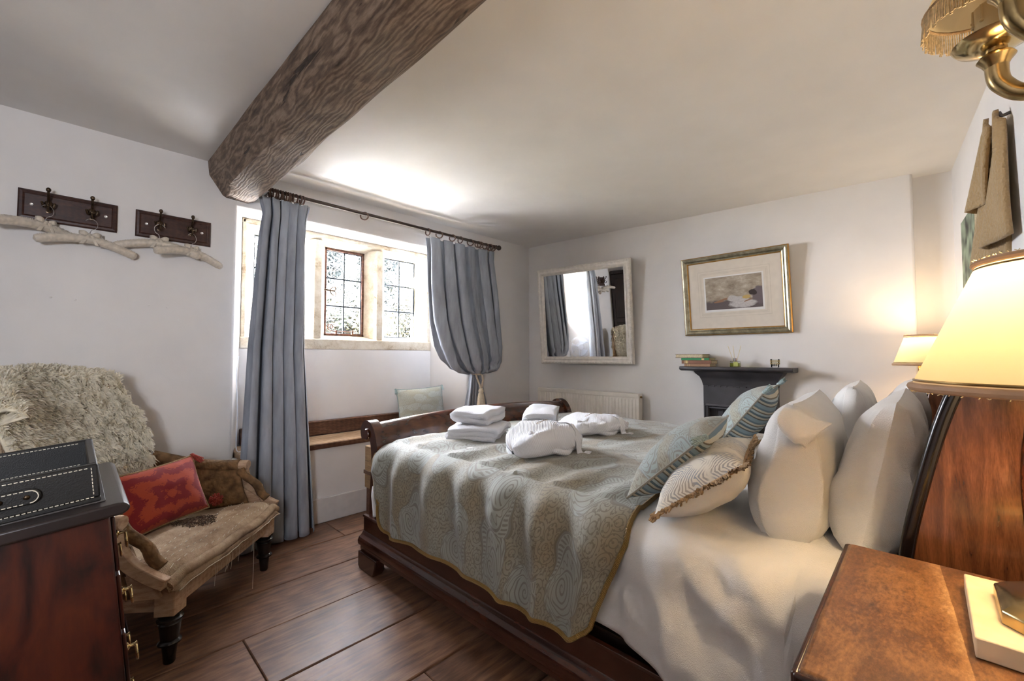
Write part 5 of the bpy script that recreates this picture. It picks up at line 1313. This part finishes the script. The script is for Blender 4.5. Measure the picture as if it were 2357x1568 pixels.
# ------------------------------------------------------------------ radiator
rd = thing('radiator', 'cream fluted panel radiator under the mirror', 'radiator', (3.60, 2.48, 0.3))
ry0, ry1, rz0, rz1, rxf = 1.885, 3.085, 0.31, 0.905, 3.585
nf = 33; prof = []
for k in range(nf):
    c = lerp(ry0 + 0.03, ry1 - 0.03, k / (nf - 1)); prof += [(c - 0.012, 0.0), (c - 0.006, 0.009), (c + 0.006, 0.009), (c + 0.012, 0.0)]
prof = [(ry0, 0.0)] + prof + [(ry1, 0.0)]
vs = [(rxf - d, y, rz0 + 0.05) for y, d in prof] + [(rxf - d, y, rz1 - 0.06) for y, d in prof] + [(rxf - 0.0, y, rz1 - 0.035) for y, d in prof] + [(rxf, y, rz0 + 0.03) for y, d in prof]
n = len(prof); fs = [(i, i + 1, n + i + 1, n + i) for i in range(n - 1)] + [(n + i, n + i + 1, 2 * n + i + 1, 2 * n + i) for i in range(n - 1)] + [(3 * n + i, 3 * n + i + 1, i + 1, i) for i in range(n - 1)]
B().add(vs, fs).o('fluted_panel', 'radiator', rd, True, angle=25)
B().b2((rxf - 0.002, ry0, rz0), (rxf + 0.012, ry1, rz1 - 0.03)).o('panel_back', 'radiator', rd, True, bevel=0.004)
B().b2((rxf - 0.004, ry0 - 0.004, rz1 - 0.040), (rxf + 0.075, ry1 + 0.004, rz1)).o('top_grille', 'radiator', rd, True, bevel=0.006)
for y in (ry0, ry1): B().b2((rxf - 0.002, y - 0.006, rz0 + 0.02), (rxf + 0.07, y + 0.002, rz1 - 0.02)).o('side_cover', 'radiator', rd, True, bevel=0.003)
B().lathe([(0, 0), (0.010, 0), (0.010, 0.014), (0, 0.014)], (rxf + 0.03, ry0 - 0.006, rz1 - 0.03), 12, Euler((PI / 2, 0, 0)).to_matrix()).o('vent_plug', 'brass', rd, True)
B().b2((rxf + 0.07, ry0 + 0.1, rz0 + 0.1), (XB, ry1 - 0.1, rz1 - 0.1)).o('wall_bracket', 'radiator', rd, True)
B().tube([(rxf + 0.03, ry0 + 0.03, rz0), (rxf + 0.03, ry0 + 0.03, 0.0)], 0.009, 10).o('pipe', 'radiator', rd, True)

# ------------------------------------------------------------------ cast iron fireplace
fp_ = thing('fireplace', 'small black cast-iron bedroom fireplace with moulded mantel shelf', 'fireplace', (3.62, 1.05, 0))
fy0, fy1 = 0.790, 1.315
B().prism([(3.50, 1.140), (3.495, 1.150), (3.500, 1.165), (XB, 1.165), (XB, 1.130), (3.53, 1.130)], 0.668, 1.470, 'Y').o('mantel_shelf', 'iron', fp_, True, bevel=0.004)
# bed mould: flares out towards the shelf
vs = []; sec = [(0.0, 1.13, 0.055), (0.006, 1.11, 0.045), (0.020, 1.085, 0.022), (0.030, 1.05, 0.008), (0.034, 1.01, 0.0)]
xf = 3.600
for d, z, ex in sec: vs += [(XB, fy0 - ex, z), (xf - ex, fy0 - ex, z), (xf - ex, fy1 + ex, z), (XB, fy1 + ex, z)]
fs = [(4 * a + k, 4 * a + k + 1, 4 * a + 5 + k, 4 * a + 4 + k) for a in range(len(sec) - 1) for k in range(3)]
B().add(vs, fs).o('cornice', 'iron', fp_, True, angle=50)
B().b2((xf, fy0, 0.86), (XB, fy1, 1.012)).o('frieze', 'iron', fp_, True, bevel=0.004)
dn = B()
for k in range(11): 
    y = lerp(fy0 + 0.03, fy1 - 0.03, k / 10); dn.b2((xf - 0.006, y - 0.014, 1.004), (xf + 0.01, y + 0.014, 1.014))
dn.o('dentil_band', 'iron', fp_, True, bevel=0.002)
for y0_, y1_ in ((fy0, fy0 + 0.045), (fy1 - 0.045, fy1)):
    B().b2((xf, y0_, 0.0), (XB, y1_, 0.862)).o('pilaster', 'iron', fp_, True, bevel=0.004)
    for t in (0.25, 0.75): B().tube([(xf - 0.001, lerp(y0_, y1_, t), 0.02), (xf - 0.001, lerp(y0_, y1_, t), 0.845)], 0.005, 8).o('reeding', 'iron', fp_, True)
B().b2((xf - 0.010, fy0 + 0.02, 0.845), (xf + 0.02, fy1 - 0.02, 0.866)).o('lintel_mould', 'iron', fp_, True, bevel=0.006)
B().b2((xf - 0.004, fy0 + 0.045, 0.828), (xf + 0.02, fy1 - 0.045, 0.842)).o('lintel_mould', 'iron', fp_, True, bevel=0.004)
B().b2((xf + 0.045, fy0 + 0.045, 0.0), (XB, fy1 - 0.045, 0.83)).o('inset_plate', 'iron', fp_, True)
for y in (fy0 + 0.075, fy1 - 0.075, fy0 + 0.09, fy1 - 0.09, fy0 + 0.135, fy1 - 0.135): B().tube([(xf + 0.043, y, 0.1), (xf + 0.043, y, 0.825)], 0.0045, 8).o('inset_bead', 'iron', fp_, True)
def hood(u, v): return (xf + 0.045 - 0.11 * math.sin(v * PI / 2) , lerp(fy0 + 0.13, fy1 - 0.13, u), lerp(0.72, 0.60, v) + 0.0)
B().grid(12, 10, hood).o('grate_hood', 'iron', fp_, True, solid=0.01)

# books, diffuser and candle on the mantel
def book(label, c, s, yaw, cover, title=None, group='books on the mantel shelf'):
    b = thing('book', label, 'book', c, (0, 0, yaw), group)
    x, y, z = s  # x depth, y length, z thickness; spine faces -x
    t = 0.0025
    vs = B().b2((-x / 2, -y / 2, 0), (x / 2, y / 2, t)).o('board', cover, b)
    B().b2((-x / 2, -y / 2, z - t), (x / 2, y / 2, z)).o('board', cover, b)
    B().b2((-x / 2 + 0.002, -y / 2 + 0.004, t), (x / 2 - 0.004, y / 2 - 0.004, z - t)).o('pages', 'paper', b)
    return b, x, y, z
def spine(b, x, y, z, cover, bands=()):
    B().b2((-x / 2 - 0.002, -y / 2, 0), (-x / 2 + 0.002, y / 2, z)).o('spine', cover, b, bevel=0.0015)
    for a, w_ in bands: B().b2((-x / 2 - 0.0026, a * y - w_ / 2, 0.002), (-x / 2 - 0.001, a * y + w_ / 2, z - 0.002)).o('gilt_band', 'gold_print', b)
zb = 1.166
b, x, y, z = book('tan cloth book at the bottom of the mantel pile', (3.585, 1.33, zb), (0.14, 0.205, 0.022), 0.0, 'book_tan'); spine(b, x, y, z, 'book_tan', ((0.30, 0.004), (0.36, 0.004))); zb += z + 0.0005
b, x, y, z = book('brown cloth book with gilt bands, second from the bottom', (3.583, 1.335, zb), (0.15, 0.235, 0.028), 0.02, 'book_brown'); spine(b, x, y, z, 'book_brown', ((0.28, 0.004), (0.33, 0.016), (0.40, 0.004))); zb += z + 0.0005
b, x, y, z = book('green cloth book in the mantel pile', (3.585, 1.345, zb), (0.14, 0.225, 0.018), -0.01, 'book_green'); spine(b, x, y, z, 'book_green', ((-0.28, 0.02),)); zb += z + 0.0005
b, x, y, z = book('black book turned pages outward on top of the mantel pile', (3.59, 1.395, zb), (0.15, 0.225, 0.032), 0.0, 'book_black')
df = thing('reed_diffuser', 'glass reed diffuser bottle with silver collar and pale green label', 'diffuser', (3.58, 1.062, 1.166))
for d_, nm2, mt2 in ((0.0, 'bottle', 'clear_glass'),):
    h_ = 0.045; s_ = 0.031
    B().b2((-s_, -s_, 0.0), (s_, s_, h_)).o(nm2, mt2, df, bevel=0.005)
B().b2((-s_ + 0.004, -s_ + 0.004, 0.004), (s_ - 0.004, s_ - 0.004, 0.030)).o('scented_oil', 'liquid', df)
B().b2((-s_ - 0.0012, -s_ + 0.010 - 0.006, 0.006), (-s_ - 0.0002, 0.004, 0.040)).o('label', 'label_green', df) if 'label_green' in MT else None
B().lathe([(0, 0.045), (0.013, 0.045), (0.013, 0.068), (0.005, 0.068), (0, 0.066)], (0, 0, 0), 16).o('collar', 'chrome', df)
for dx, dy in ((0.0, 0.052), (0.0, 0.014), (0.0, -0.042)): B().tube([(0, dy * 0.05, 0.01), (dx, dy, 0.165)], 0.0018, 6).o('reed', 'reed', df)
cn = thing('candle_glass', 'small patterned glass tumbler candle at the right end of the mantel', 'candle', (3.585, 0.795, 1.166))
B().lathe([(0.0, 0.002), (0.024, 0.002), (0.026, 0.006), (0.029, 0.062), (0.026, 0.062), (0.024, 0.010), (0.0, 0.008)], (0, 0, 0), 20).o('tumbler', 'clear_glass', cn)
pt = B()
for k in range(26):
    a = 2 * PI * k / 13 + (k // 13) * 0.24; zz = 0.030 + 0.018 * (k // 13); r_ = 0.0285 + 0.001
    pt.torus((r_ * math.cos(a), r_ * math.sin(a), zz), 0.006, 0.0012, 10, 5, Vector((math.cos(a), math.sin(a), 0)).to_track_quat('Z', 'Y').to_matrix())
pt.o('gilt_pattern', 'gold_print', cn, kind='stuff')
B().lathe([(0.0, 0.010), (0.021, 0.010), (0.022, 0.026), (0.0, 0.026)], (0, 0, 0), 18).o('wax', 'chrome', cn)

# ------------------------------------------------------------------ bedside tables and lamps
ns = thing('bedside_table', 'worn honey-brown walnut bedside table in the right foreground', 'bedside table', (0.91, -0.07, 0))
NX0, NX1, NY0, NY1, NZ = 0.655, 1.172, -0.29, 0.130, 0.85
B().b2((NX0, NY0, NZ - 0.024), (NX1, NY1, NZ)).o('top', 'walnut', ns, True, bevel=0.008, seg=3)
em_ = B()
for lo, hi in (((NX0 - 0.003, NY1 - 0.004, NZ - 0.026), (NX1 + 0.003, NY1 + 0.006, NZ - 0.004)), ((NX1 - 0.004, NY0, NZ - 0.026), (NX1 + 0.006, NY1 + 0.003, NZ - 0.004)), ((NX0 - 0.006, NY0, NZ - 0.026), (NX0 + 0.004, NY1 + 0.003, NZ - 0.004))): em_.b2(lo, hi)
em_.o('edge_moulding', 'walnut_edge', ns, True, bevel=0.004)
B().b2((NX0 + 0.02, NY0 + 0.01, 0.12), (NX1 - 0.02, NY1 - 0.02, NZ - 0.025)).o('carcass', 'walnut_edge', ns, True, bevel=0.004)
for z0 in (0.16, 0.39, 0.62):
    dr = B().b2((NX0 + 0.035, NY1 - 0.021, z0), (NX1 - 0.035, NY1 - 0.008, z0 + 0.19)).o('drawer', 'walnut', ns, True, bevel=0.004)
    B().ball((0.91, NY1 + 0.002, z0 + 0.1), 0.013).o('knob', 'brass', dr)
for x in (NX0 + 0.05, NX1 - 0.05):
    for y in (NY0 + 0.04, NY1 - 0.05): B().b2((x - 0.025, y - 0.025, 0), (x + 0.025, y + 0.025, 0.121)).o('foot', 'walnut_edge', ns, True, bevel=0.004)
# wear line where the veneer has lifted
def shade_cone(par, c, r0, r1, h, pleats=0, mat='shade'):
    seg = 64; b = B()
    pr = [(r0, 0), (r1, h)]
    vs = []
    for j in range(seg):
        a = 2 * PI * j / seg; w_ = 1 + (0.012 * math.cos(pleats * a) if pleats else 0)
        for i in range(7): 
            t = i / 6; r = lerp(r0, r1, t) * w_; vs.append((c[0] + r * math.cos(a), c[1] + r * math.sin(a), c[2] + h * t))
    fs = [(j * 7 + i, ((j + 1) % seg) * 7 + i, ((j + 1) % seg) * 7 + i + 1, j * 7 + i + 1) for j in range(seg) for i in range(6)]
    return b.add(vs, fs).o('lamp_shade', mat, par, True)
def lamp(label, c, base_z, r0, r1, z0, z1, power, bulb_r=0.03):
    L = thing('table_lamp', label, 'lamp', (c[0], c[1], base_z), group='cream bedside lamps')
    s = shade_cone(L, (c[0], c[1], z0), r0, r1, z1 - z0)
    for r, z, rr, mt in ((r0, z0 - 0.003, 0.0065, 'trim_pink'), (r0 - 0.003, z0 + 0.007, 0.0022, 'brass'), (r1, z1 + 0.003, 0.0050, 'trim_pink'), (r1 + 0.001, z1 - 0.005, 0.0018, 'brass')):
        B().torus((c[0], c[1], z), r, rr, 64, 8).o('trim_band', mt, s, True)
    fz = B()
    for k in range(260):
        a = 2 * PI * random.random(); z, r = (z0 - 0.009, r0) if k % 2 else (z1 + 0.008, r1); p = Vector((c[0] + r * math.cos(a), c[1] + r * math.sin(a), z)); fz.tube([p, p + Vector((random.uniform(-.004, .004), random.uniform(-.004, .004), -0.002 if k % 2 else 0.002))], 0.0007, 3, False)
    fz.o('frayed_edge', 'reed', s, True, kind='stuff')
    m = B().b2((c[0] - 0.115, c[1] - 0.115, base_z + 0.0005), (c[0] + 0.115, c[1] + 0.115, base_z + 0.028)).o('marble_plinth', 'marble', L, True, bevel=0.002)
    # stepped, chamfered brass foot
    def octa(h, ch):
        return [(c[0] - h + ch, c[1] - h), (c[0] + h - ch, c[1] - h), (c[0] + h, c[1] - h + ch), (c[0] + h, c[1] + h - ch), (c[0] + h - ch, c[1] + h), (c[0] - h + ch, c[1] + h), (c[0] - h, c[1] + h - ch), (c[0] - h, c[1] - h + ch)]
    zz = base_z + 0.028; vs = []
    lv = [(0.086, 0), (0.086, 0.018), (0.074, 0.028), (0.070, 0.030), (0.050, 0.038), (0.034, 0.060), (0.026, 0.095), (0.022, 0.14)]
    for h, dz in lv: vs += [(x, y, zz + dz) for x, y in octa(h, h * 0.42)]
    fs = [(8 * a + k, 8 * a + (k + 1) % 8, 8 * a + 8 + (k + 1) % 8, 8 * a + 8 + k) for a in range(len(lv) - 1) for k in range(8)] + [tuple(range(8))]
    B().add(vs, fs).o('brass_foot', 'brass', L, True, angle=25, bevel=0.002)
    B().lathe([(0.022, 0.13), (0.028, 0.145), (0.020, 0.16), (0.020, 0.27), (0.026, 0.285), (0.016, 0.30), (0.014, z0 - base_z + 0.02)], (c[0], c[1], base_z + 0.0), 24).o('column', 'brass', L, True)
    zb_ = lerp(z0, z1, 0.55)
    B().ball((c[0], c[1], zb_), bulb_r * 0.8, 14, 10, (1, 1, 1.3)).o('bulb', 'bulb', L, True)
    B().torus((c[0], c[1], z1 - 0.01), 0.022, 0.002, 16, 6).o('shade_ring', 'brass', s, True)
    for k in range(3):
        a = 2 * PI * k / 3; B().tube([(c[0] + 0.02 * math.cos(a), c[1] + 0.02 * math.sin(a), z1 - 0.01), (c[0] + r1 * math.cos(a), c[1] + r1 * math.sin(a), z1 - 0.004)], 0.0015, 5).o('shade_spoke', 'brass', s, True)
    light('lamp_light', 'POINT', (c[0], c[1], zb_ + 0.05), power, (1.0, 0.79, 0.52), size=0.03)
    return L
lamp('big cream coolie lamp on marble plinth, right foreground', (0.958, -0.152), 0.85, 0.170, 0.095, 1.205, 1.385, 6.8)
ns2 = thing('bedside_table', 'dark bedside table beyond the bed, mostly hidden by pillows', 'bedside table', (3.42, 0.1, 0))
B().b2((3.24, -0.12, 0.12), (3.64, 0.28, 0.80)).o('carcass', 'walnut_edge', ns2, True, bevel=0.004)
B().b2((3.225, -0.13, 0.80), (3.655, 0.30, 0.826)).o('top', 'walnut', ns2, True, bevel=0.008)
for x in (3.27, 3.61):
    for y in (-0.09, 0.25): B().b2((x - 0.02, y - 0.02, 0), (x + 0.02, y + 0.02, 0.121)).o('foot', 'walnut_edge', ns2, True)
lamp('smaller-looking cream lamp glowing beyond the bed beside the step in the wall', (3.40, 0.02), 0.826, 0.122, 0.068, 1.205, 1.365, 3.6)

# ------------------------------------------------------------------ cloth on the right wall, canvas edge, sconce
cl = thing('hanging_cloth', 'tan quilted cloth folded over a hook on the right-hand wall', 'cloth', (2.4, -0.22, 2.1))
def wpt(x, d, z): return (x, right_y(x) + d, z)
def fold_strip(x0t, x0b, x1t, x1b, zt, zb_, d0, amp, ph, nm):
    def fn(u, v):
        x = lerp(lerp(x0t, x1t, u), lerp(x0b, x1b, u), v); z = lerp(zt, zb_, v) - 0.05 * (1 - v) * abs(u - 0.5) * 2
        d = d0 + amp * math.sin(u * PI) * (0.5 + 0.5 * v) + 0.016 * math.sin(u * 7 + ph + v * 2) * (0.4 + v * 0.6)
        return wpt(x, max(0.006, d), z)
    B().grid(22, 26, fn).o(nm, 'throw', cl, True, solid=0.014)
fold_strip(2.26, 2.20, 2.31, 2.50, 2.135, 1.665, 0.014, 0.050, 0.3, 'front_fold')
fold_strip(2.28, 2.36, 2.40, 2.80, 2.12, 1.62, 0.010, 0.045, 1.8, 'back_fold')
fold_strip(2.28, 2.42, 2.36, 2.60, 2.125, 1.84, 0.045, 0.030, 0.9, 'inner_fold')
B().tube(catmull([wpt(2.29, 0.0, 2.115), wpt(2.29, 0.02, 2.11), wpt(2.29, 0.028, 2.125)], 4), 0.006, 8).o('wall_hook', 'iron', cl, True)
cv = thing('canvas_picture', 'canvas picture seen edge-on beside the hanging cloth on the right wall', 'picture', (2.95, -0.19, 1.45))
B().prism([(2.78, right_y(2.78) + 0.003), (3.15, right_y(3.15) + 0.003), (3.15, right_y(3.15) + 0.035), (2.78, right_y(2.78) + 0.035)], 1.40, 1.93).o('stretcher', 'paper', cv, True, bevel=0.003)
B().prism([(2.782, right_y(2.78) + 0.0355), (3.148, right_y(3.15) + 0.0355), (3.148, right_y(3.15) + 0.037), (2.782, right_y(2.78) + 0.037)], 1.402, 1.928).o('canvas_face', 'canvas_print', cv, True)
# brass sconce with two candle lights under fringed pleated shades
sn = thing('wall_sconce', 'two-arm brass wall sconce with candle sleeves and fringed cream shades', 'sconce', (1.0, right_y(1.0), 1.72))
SX = 1.00
B().lathe([(0.0, 0.0), (0.055, 0.0), (0.060, 0.006), (0.050, 0.014), (0.030, 0.020), (0.018, 0.035), (0.0, 0.036)], (SX, right_y(SX), 1.70), 24, Euler((-PI / 2, 0, 0)).to_matrix()).o('backplate', 'brass', sn, True)
for x, y, z in ((1.095, -0.100, 1.795), (0.905, -0.100, 1.795)):
    pts = catmull([(SX, right_y(SX) + 0.03, 1.70), (lerp(SX, x, 0.45), right_y(SX) + 0.07, 1.672), (lerp(SX, x, 0.9), y - 0.045, 1.682), (x, y - 0.006, 1.715), (x, y, 1.755)], 8)
    b = B().tube(pts, [lerp(0.0105, 0.015, i / (len(pts) - 1)) for i in range(len(pts))], 14)
    b.lathe([(0.013, -0.05), (0.018, -0.040), (0.024, -0.032), (0.020, -0.026), (0.014, -0.022), (0.014, -0.014)], (x, y, z), 24)
    ar = b.o('arm', 'brass', sn, True, angle=50)
    B().lathe([(0.0, -0.016), (0.016, -0.016), (0.030, -0.012), (0.048, -0.004), (0.054, 0.004), (0.052, 0.005), (0.044, 0.000), (0.026, -0.006), (0.0, -0.007)], (x, y, z), 32).o('drip_pan', 'brass_bright', ar, True, angle=60)
    cs = B().lathe([(0.0, -0.006), (0.025, -0.006), (0.025, 0.062), (0.021, 0.066), (0.0, 0.066)], (x, y, z), 24)
    for k in range(9):
        a = random.random() * 6.28; l_ = random.uniform(0.015, 0.05); p = Vector((x + 0.025 * math.cos(a), y + 0.025 * math.sin(a), z + 0.062)); cs.tube([p, p - Vector((0, 0, l_))], 0.0022, 6); cs.ball(tuple(p - Vector((0, 0, l_))), 0.0034, 8, 6)
    cs.o('candle_sleeve', 'wax', ar, True)
    sd = shade_cone(sn, (x, y, z + 0.078), 0.088, 0.045, 0.105, 40, 'shade_pleat')
    B().torus((x, y, z + 0.079), 0.088, 0.0028, 40, 6).o('braid', 'fringe_tan', sd, True)
    fg = B()
    for k in range(150):
        a = 2 * PI * k / 150; rr = 0.088; o = Vector((x + rr * math.cos(a), y + rr * math.sin(a), z + 0.078)); t_ = Vector((-math.sin(a), math.cos(a), 0)) * 0.0016; L_ = random.uniform(0.036, 0.042)
        out = Vector((math.cos(a), math.sin(a), 0)) * random.uniform(-0.002, 0.004)
        fg.tube([o - t_, o - t_ + out - Vector((0, 0, L_)), o + t_ + out - Vector((0, 0, L_)), o + t_], 0.0009, 4, False)
    fg.o('fringe', 'fringe_cream', sd, True, kind='stuff')

# ------------------------------------------------------------------ wooden box behind the footboard
bx = thing('blanket_box', 'plain light-oak box standing between the footboard and the window seat', 'box', (1.95, 2.80, 0))
B().b2((1.495, 2.545, 0.30), (2.60, 2.95, 0.600)).o('body', 'box_wood', bx, True, bevel=0.006)
B().b2((1.505, 2.555, 0.0), (2.59, 2.94, 0.30)).o('plinth', 'seat_oak', bx, True, bevel=0.004)
B().b2((1.489, 2.54, 0.40), (1.496, 2.955, 0.425)).o('joint_strip', 'seat_oak', bx, True)

# ------------------------------------------------------------------ garden outside the window
gd = B().b2((-14, 4.1, -1.3), (16, 26, -1.2)).o('garden_lawn', 'lawn'); tag(gd, 'dull winter lawn outside beyond the added gravel terrace', 'lawn', kind='structure')
tag(B().b2((-14, 3.99, -1.2), (16, 9.5, -1.17)).o('bounce_terrace', 'gravel'), 'unseen pale gravel terrace added outside to bounce daylight indoors', 'terrace', kind='structure')  # out of view, added as a pale reflector to lift ceiling and recess
def leaves(name, par, c, r, n, size, mat, seed, shape='ball', droop=0.0):
    rg = random.Random(seed); vs = []; fs = []
    clumps = [Vector((rg.gauss(0, 0.45), rg.gauss(0, 0.45), rg.gauss(0, 0.45))) for _ in range(26)]
    for k in range(n):
        if shape == 'cone':
            h = rg.random() ** 0.8; rad = (1 - h) * math.sqrt(rg.uniform(0.3, 1)); a = rg.random() * 6.283
            lay = 0.5 + 0.5 * math.sin(h * 60); p = Vector((rad * math.cos(a) * r[0], rad * math.sin(a) * r[1], (h * 2 - 1) * r[2] - droop * rad + 0.1 * lay))
        else:
            q = rg.choice(clumps) + Vector((rg.gauss(0, 0.16), rg.gauss(0, 0.16), rg.gauss(0, 0.16))); p = Vector((q.x * r[0], q.y * r[1], q.z * r[2]))
        p = p + Vector(c)
        d = Vector((rg.gauss(0, 1), rg.gauss(0, 1), rg.gauss(0, 0.8))).normalized(); e = d.orthogonal().normalized(); s = size * rg.uniform(0.6, 1.3)
        if shape == 'cone': d = Vector((d.x, d.y, -0.4 - 0.3 * abs(d.z))).normalized(); e = d.orthogonal().normalized(); e *= 0.5
        o = len(vs); vs += [p - d * s, p + e * s * 0.45, p + d * s, p - e * s * 0.45]; fs.append((o, o + 1, o + 2, o + 3))
    me = bpy.data.meshes.new(name); me.from_pydata([tuple(v) for v in vs], [], fs); me.materials.append(MT[mat]); me.update()
    ob = bpy.data.objects.new(name, me); COL.objects.link(ob); ob.parent = par; ob['kind'] = 'stuff'
    ob.matrix_parent_inverse = Matrix.Translation(-par.location)
    return ob
def bush(nm, label, cat, c, r, n, size, mats, seed, shape='ball', trunk=0.05, grp=None):
    t = thing(nm, label, cat, (c[0], c[1], -1.2), group=grp)
    for i, m in enumerate(mats): leaves('foliage', t, c, r, n // len(mats), size, m, seed + i, shape, 0.25 if shape == 'cone' else 0)
    B().tube([(c[0], c[1], -1.22), (c[0] + 0.05, c[1], c[2])], [trunk, trunk * 0.4], 8).o('trunk', 'bark', t, True)
    return t
bush('shrub', 'pale flowering shrub close outside the middle light of the window', 'shrub', (3.35, 7.3, 1.75), (0.75, 0.8, 0.95), 9000, 0.05, ['leaf', 'leaf_pale'], 1)
bush('shrub', 'yellow-green shrub outside the right-hand light of the window', 'shrub', (4.65, 7.4, 1.65), (0.75, 0.8, 0.95), 9000, 0.05, ['leaf', 'leaf_pale'], 5)
bush('shrub', 'leafy shrub outside behind the long left curtain', 'shrub', (1.95, 7.0, 1.7), (0.7, 0.8, 1.0), 6000, 0.05, ['leaf', 'leaf_pale'], 9)
bush('conifer', 'dark blue-green conifer behind the shrubs, left of the open sky', 'conifer', (6.7, 12.5, 2.9), (2.0, 1.6, 4.6), 18000, 0.15, ['conifer'], 13, 'cone', 0.2)
bush('conifer', 'dark conifer at the right edge of the window view', 'conifer', (9.4, 12.5, 2.6), (1.45, 1.4, 4.2), 9000, 0.15, ['conifer'], 17, 'cone', 0.18)
bush('conifer', 'dark conifer behind the bare tree in the middle light', 'conifer', (4.5, 11.5, 2.9), (1.6, 1.4, 4.8), 14000, 0.15, ['conifer'], 21, 'cone', 0.2)
# bare branched tree in front of the conifer
bt = thing('bare_tree', 'bare pale-twigged tree seen through the upper panes of the middle light', 'tree', (2.6, 8.6, -1.2))
rg = random.Random(3)
def branch(b, p, d, L, r, lev):
    pts = [p]; 
    for k in range(5):
        d = (d + Vector((rg.gauss(0, 0.18), rg.gauss(0, 0.18), rg.gauss(0, 0.14)))).normalized(); pts.append(pts[-1] + d * L / 5)
    b.tube(pts, [r * (1 - 0.15 * i) for i in range(6)], 5, False)
    if lev > 0:
        for k in range(4 if lev > 1 else 5):
            i = rg.randint(1, 5); branch(b, pts[i], (d * 0.6 + Vector((rg.gauss(0, 0.7), rg.gauss(0, 0.5), rg.gauss(0.25, 0.4)))).normalized(), L * 0.62, r * 0.5, lev - 1)
tb_ = B(); branch(tb_, Vector((2.6, 8.6, -1.2)), Vector((0.1, 0, 1)), 2.6, 0.06, 0)
br_ = B()
for k in range(9): branch(br_, Vector((2.75, 8.6, rg.uniform(0.9, 1.6))), Vector((rg.uniform(-0.4, 1.2), rg.uniform(-0.3, 0.2), rg.uniform(0.5, 1.1))).normalized(), rg.uniform(1.2, 1.9), 0.022, 3)
tb_.o('trunk', 'bark', bt, True); br_.o('branches', 'bark', bt, True, kind='stuff')
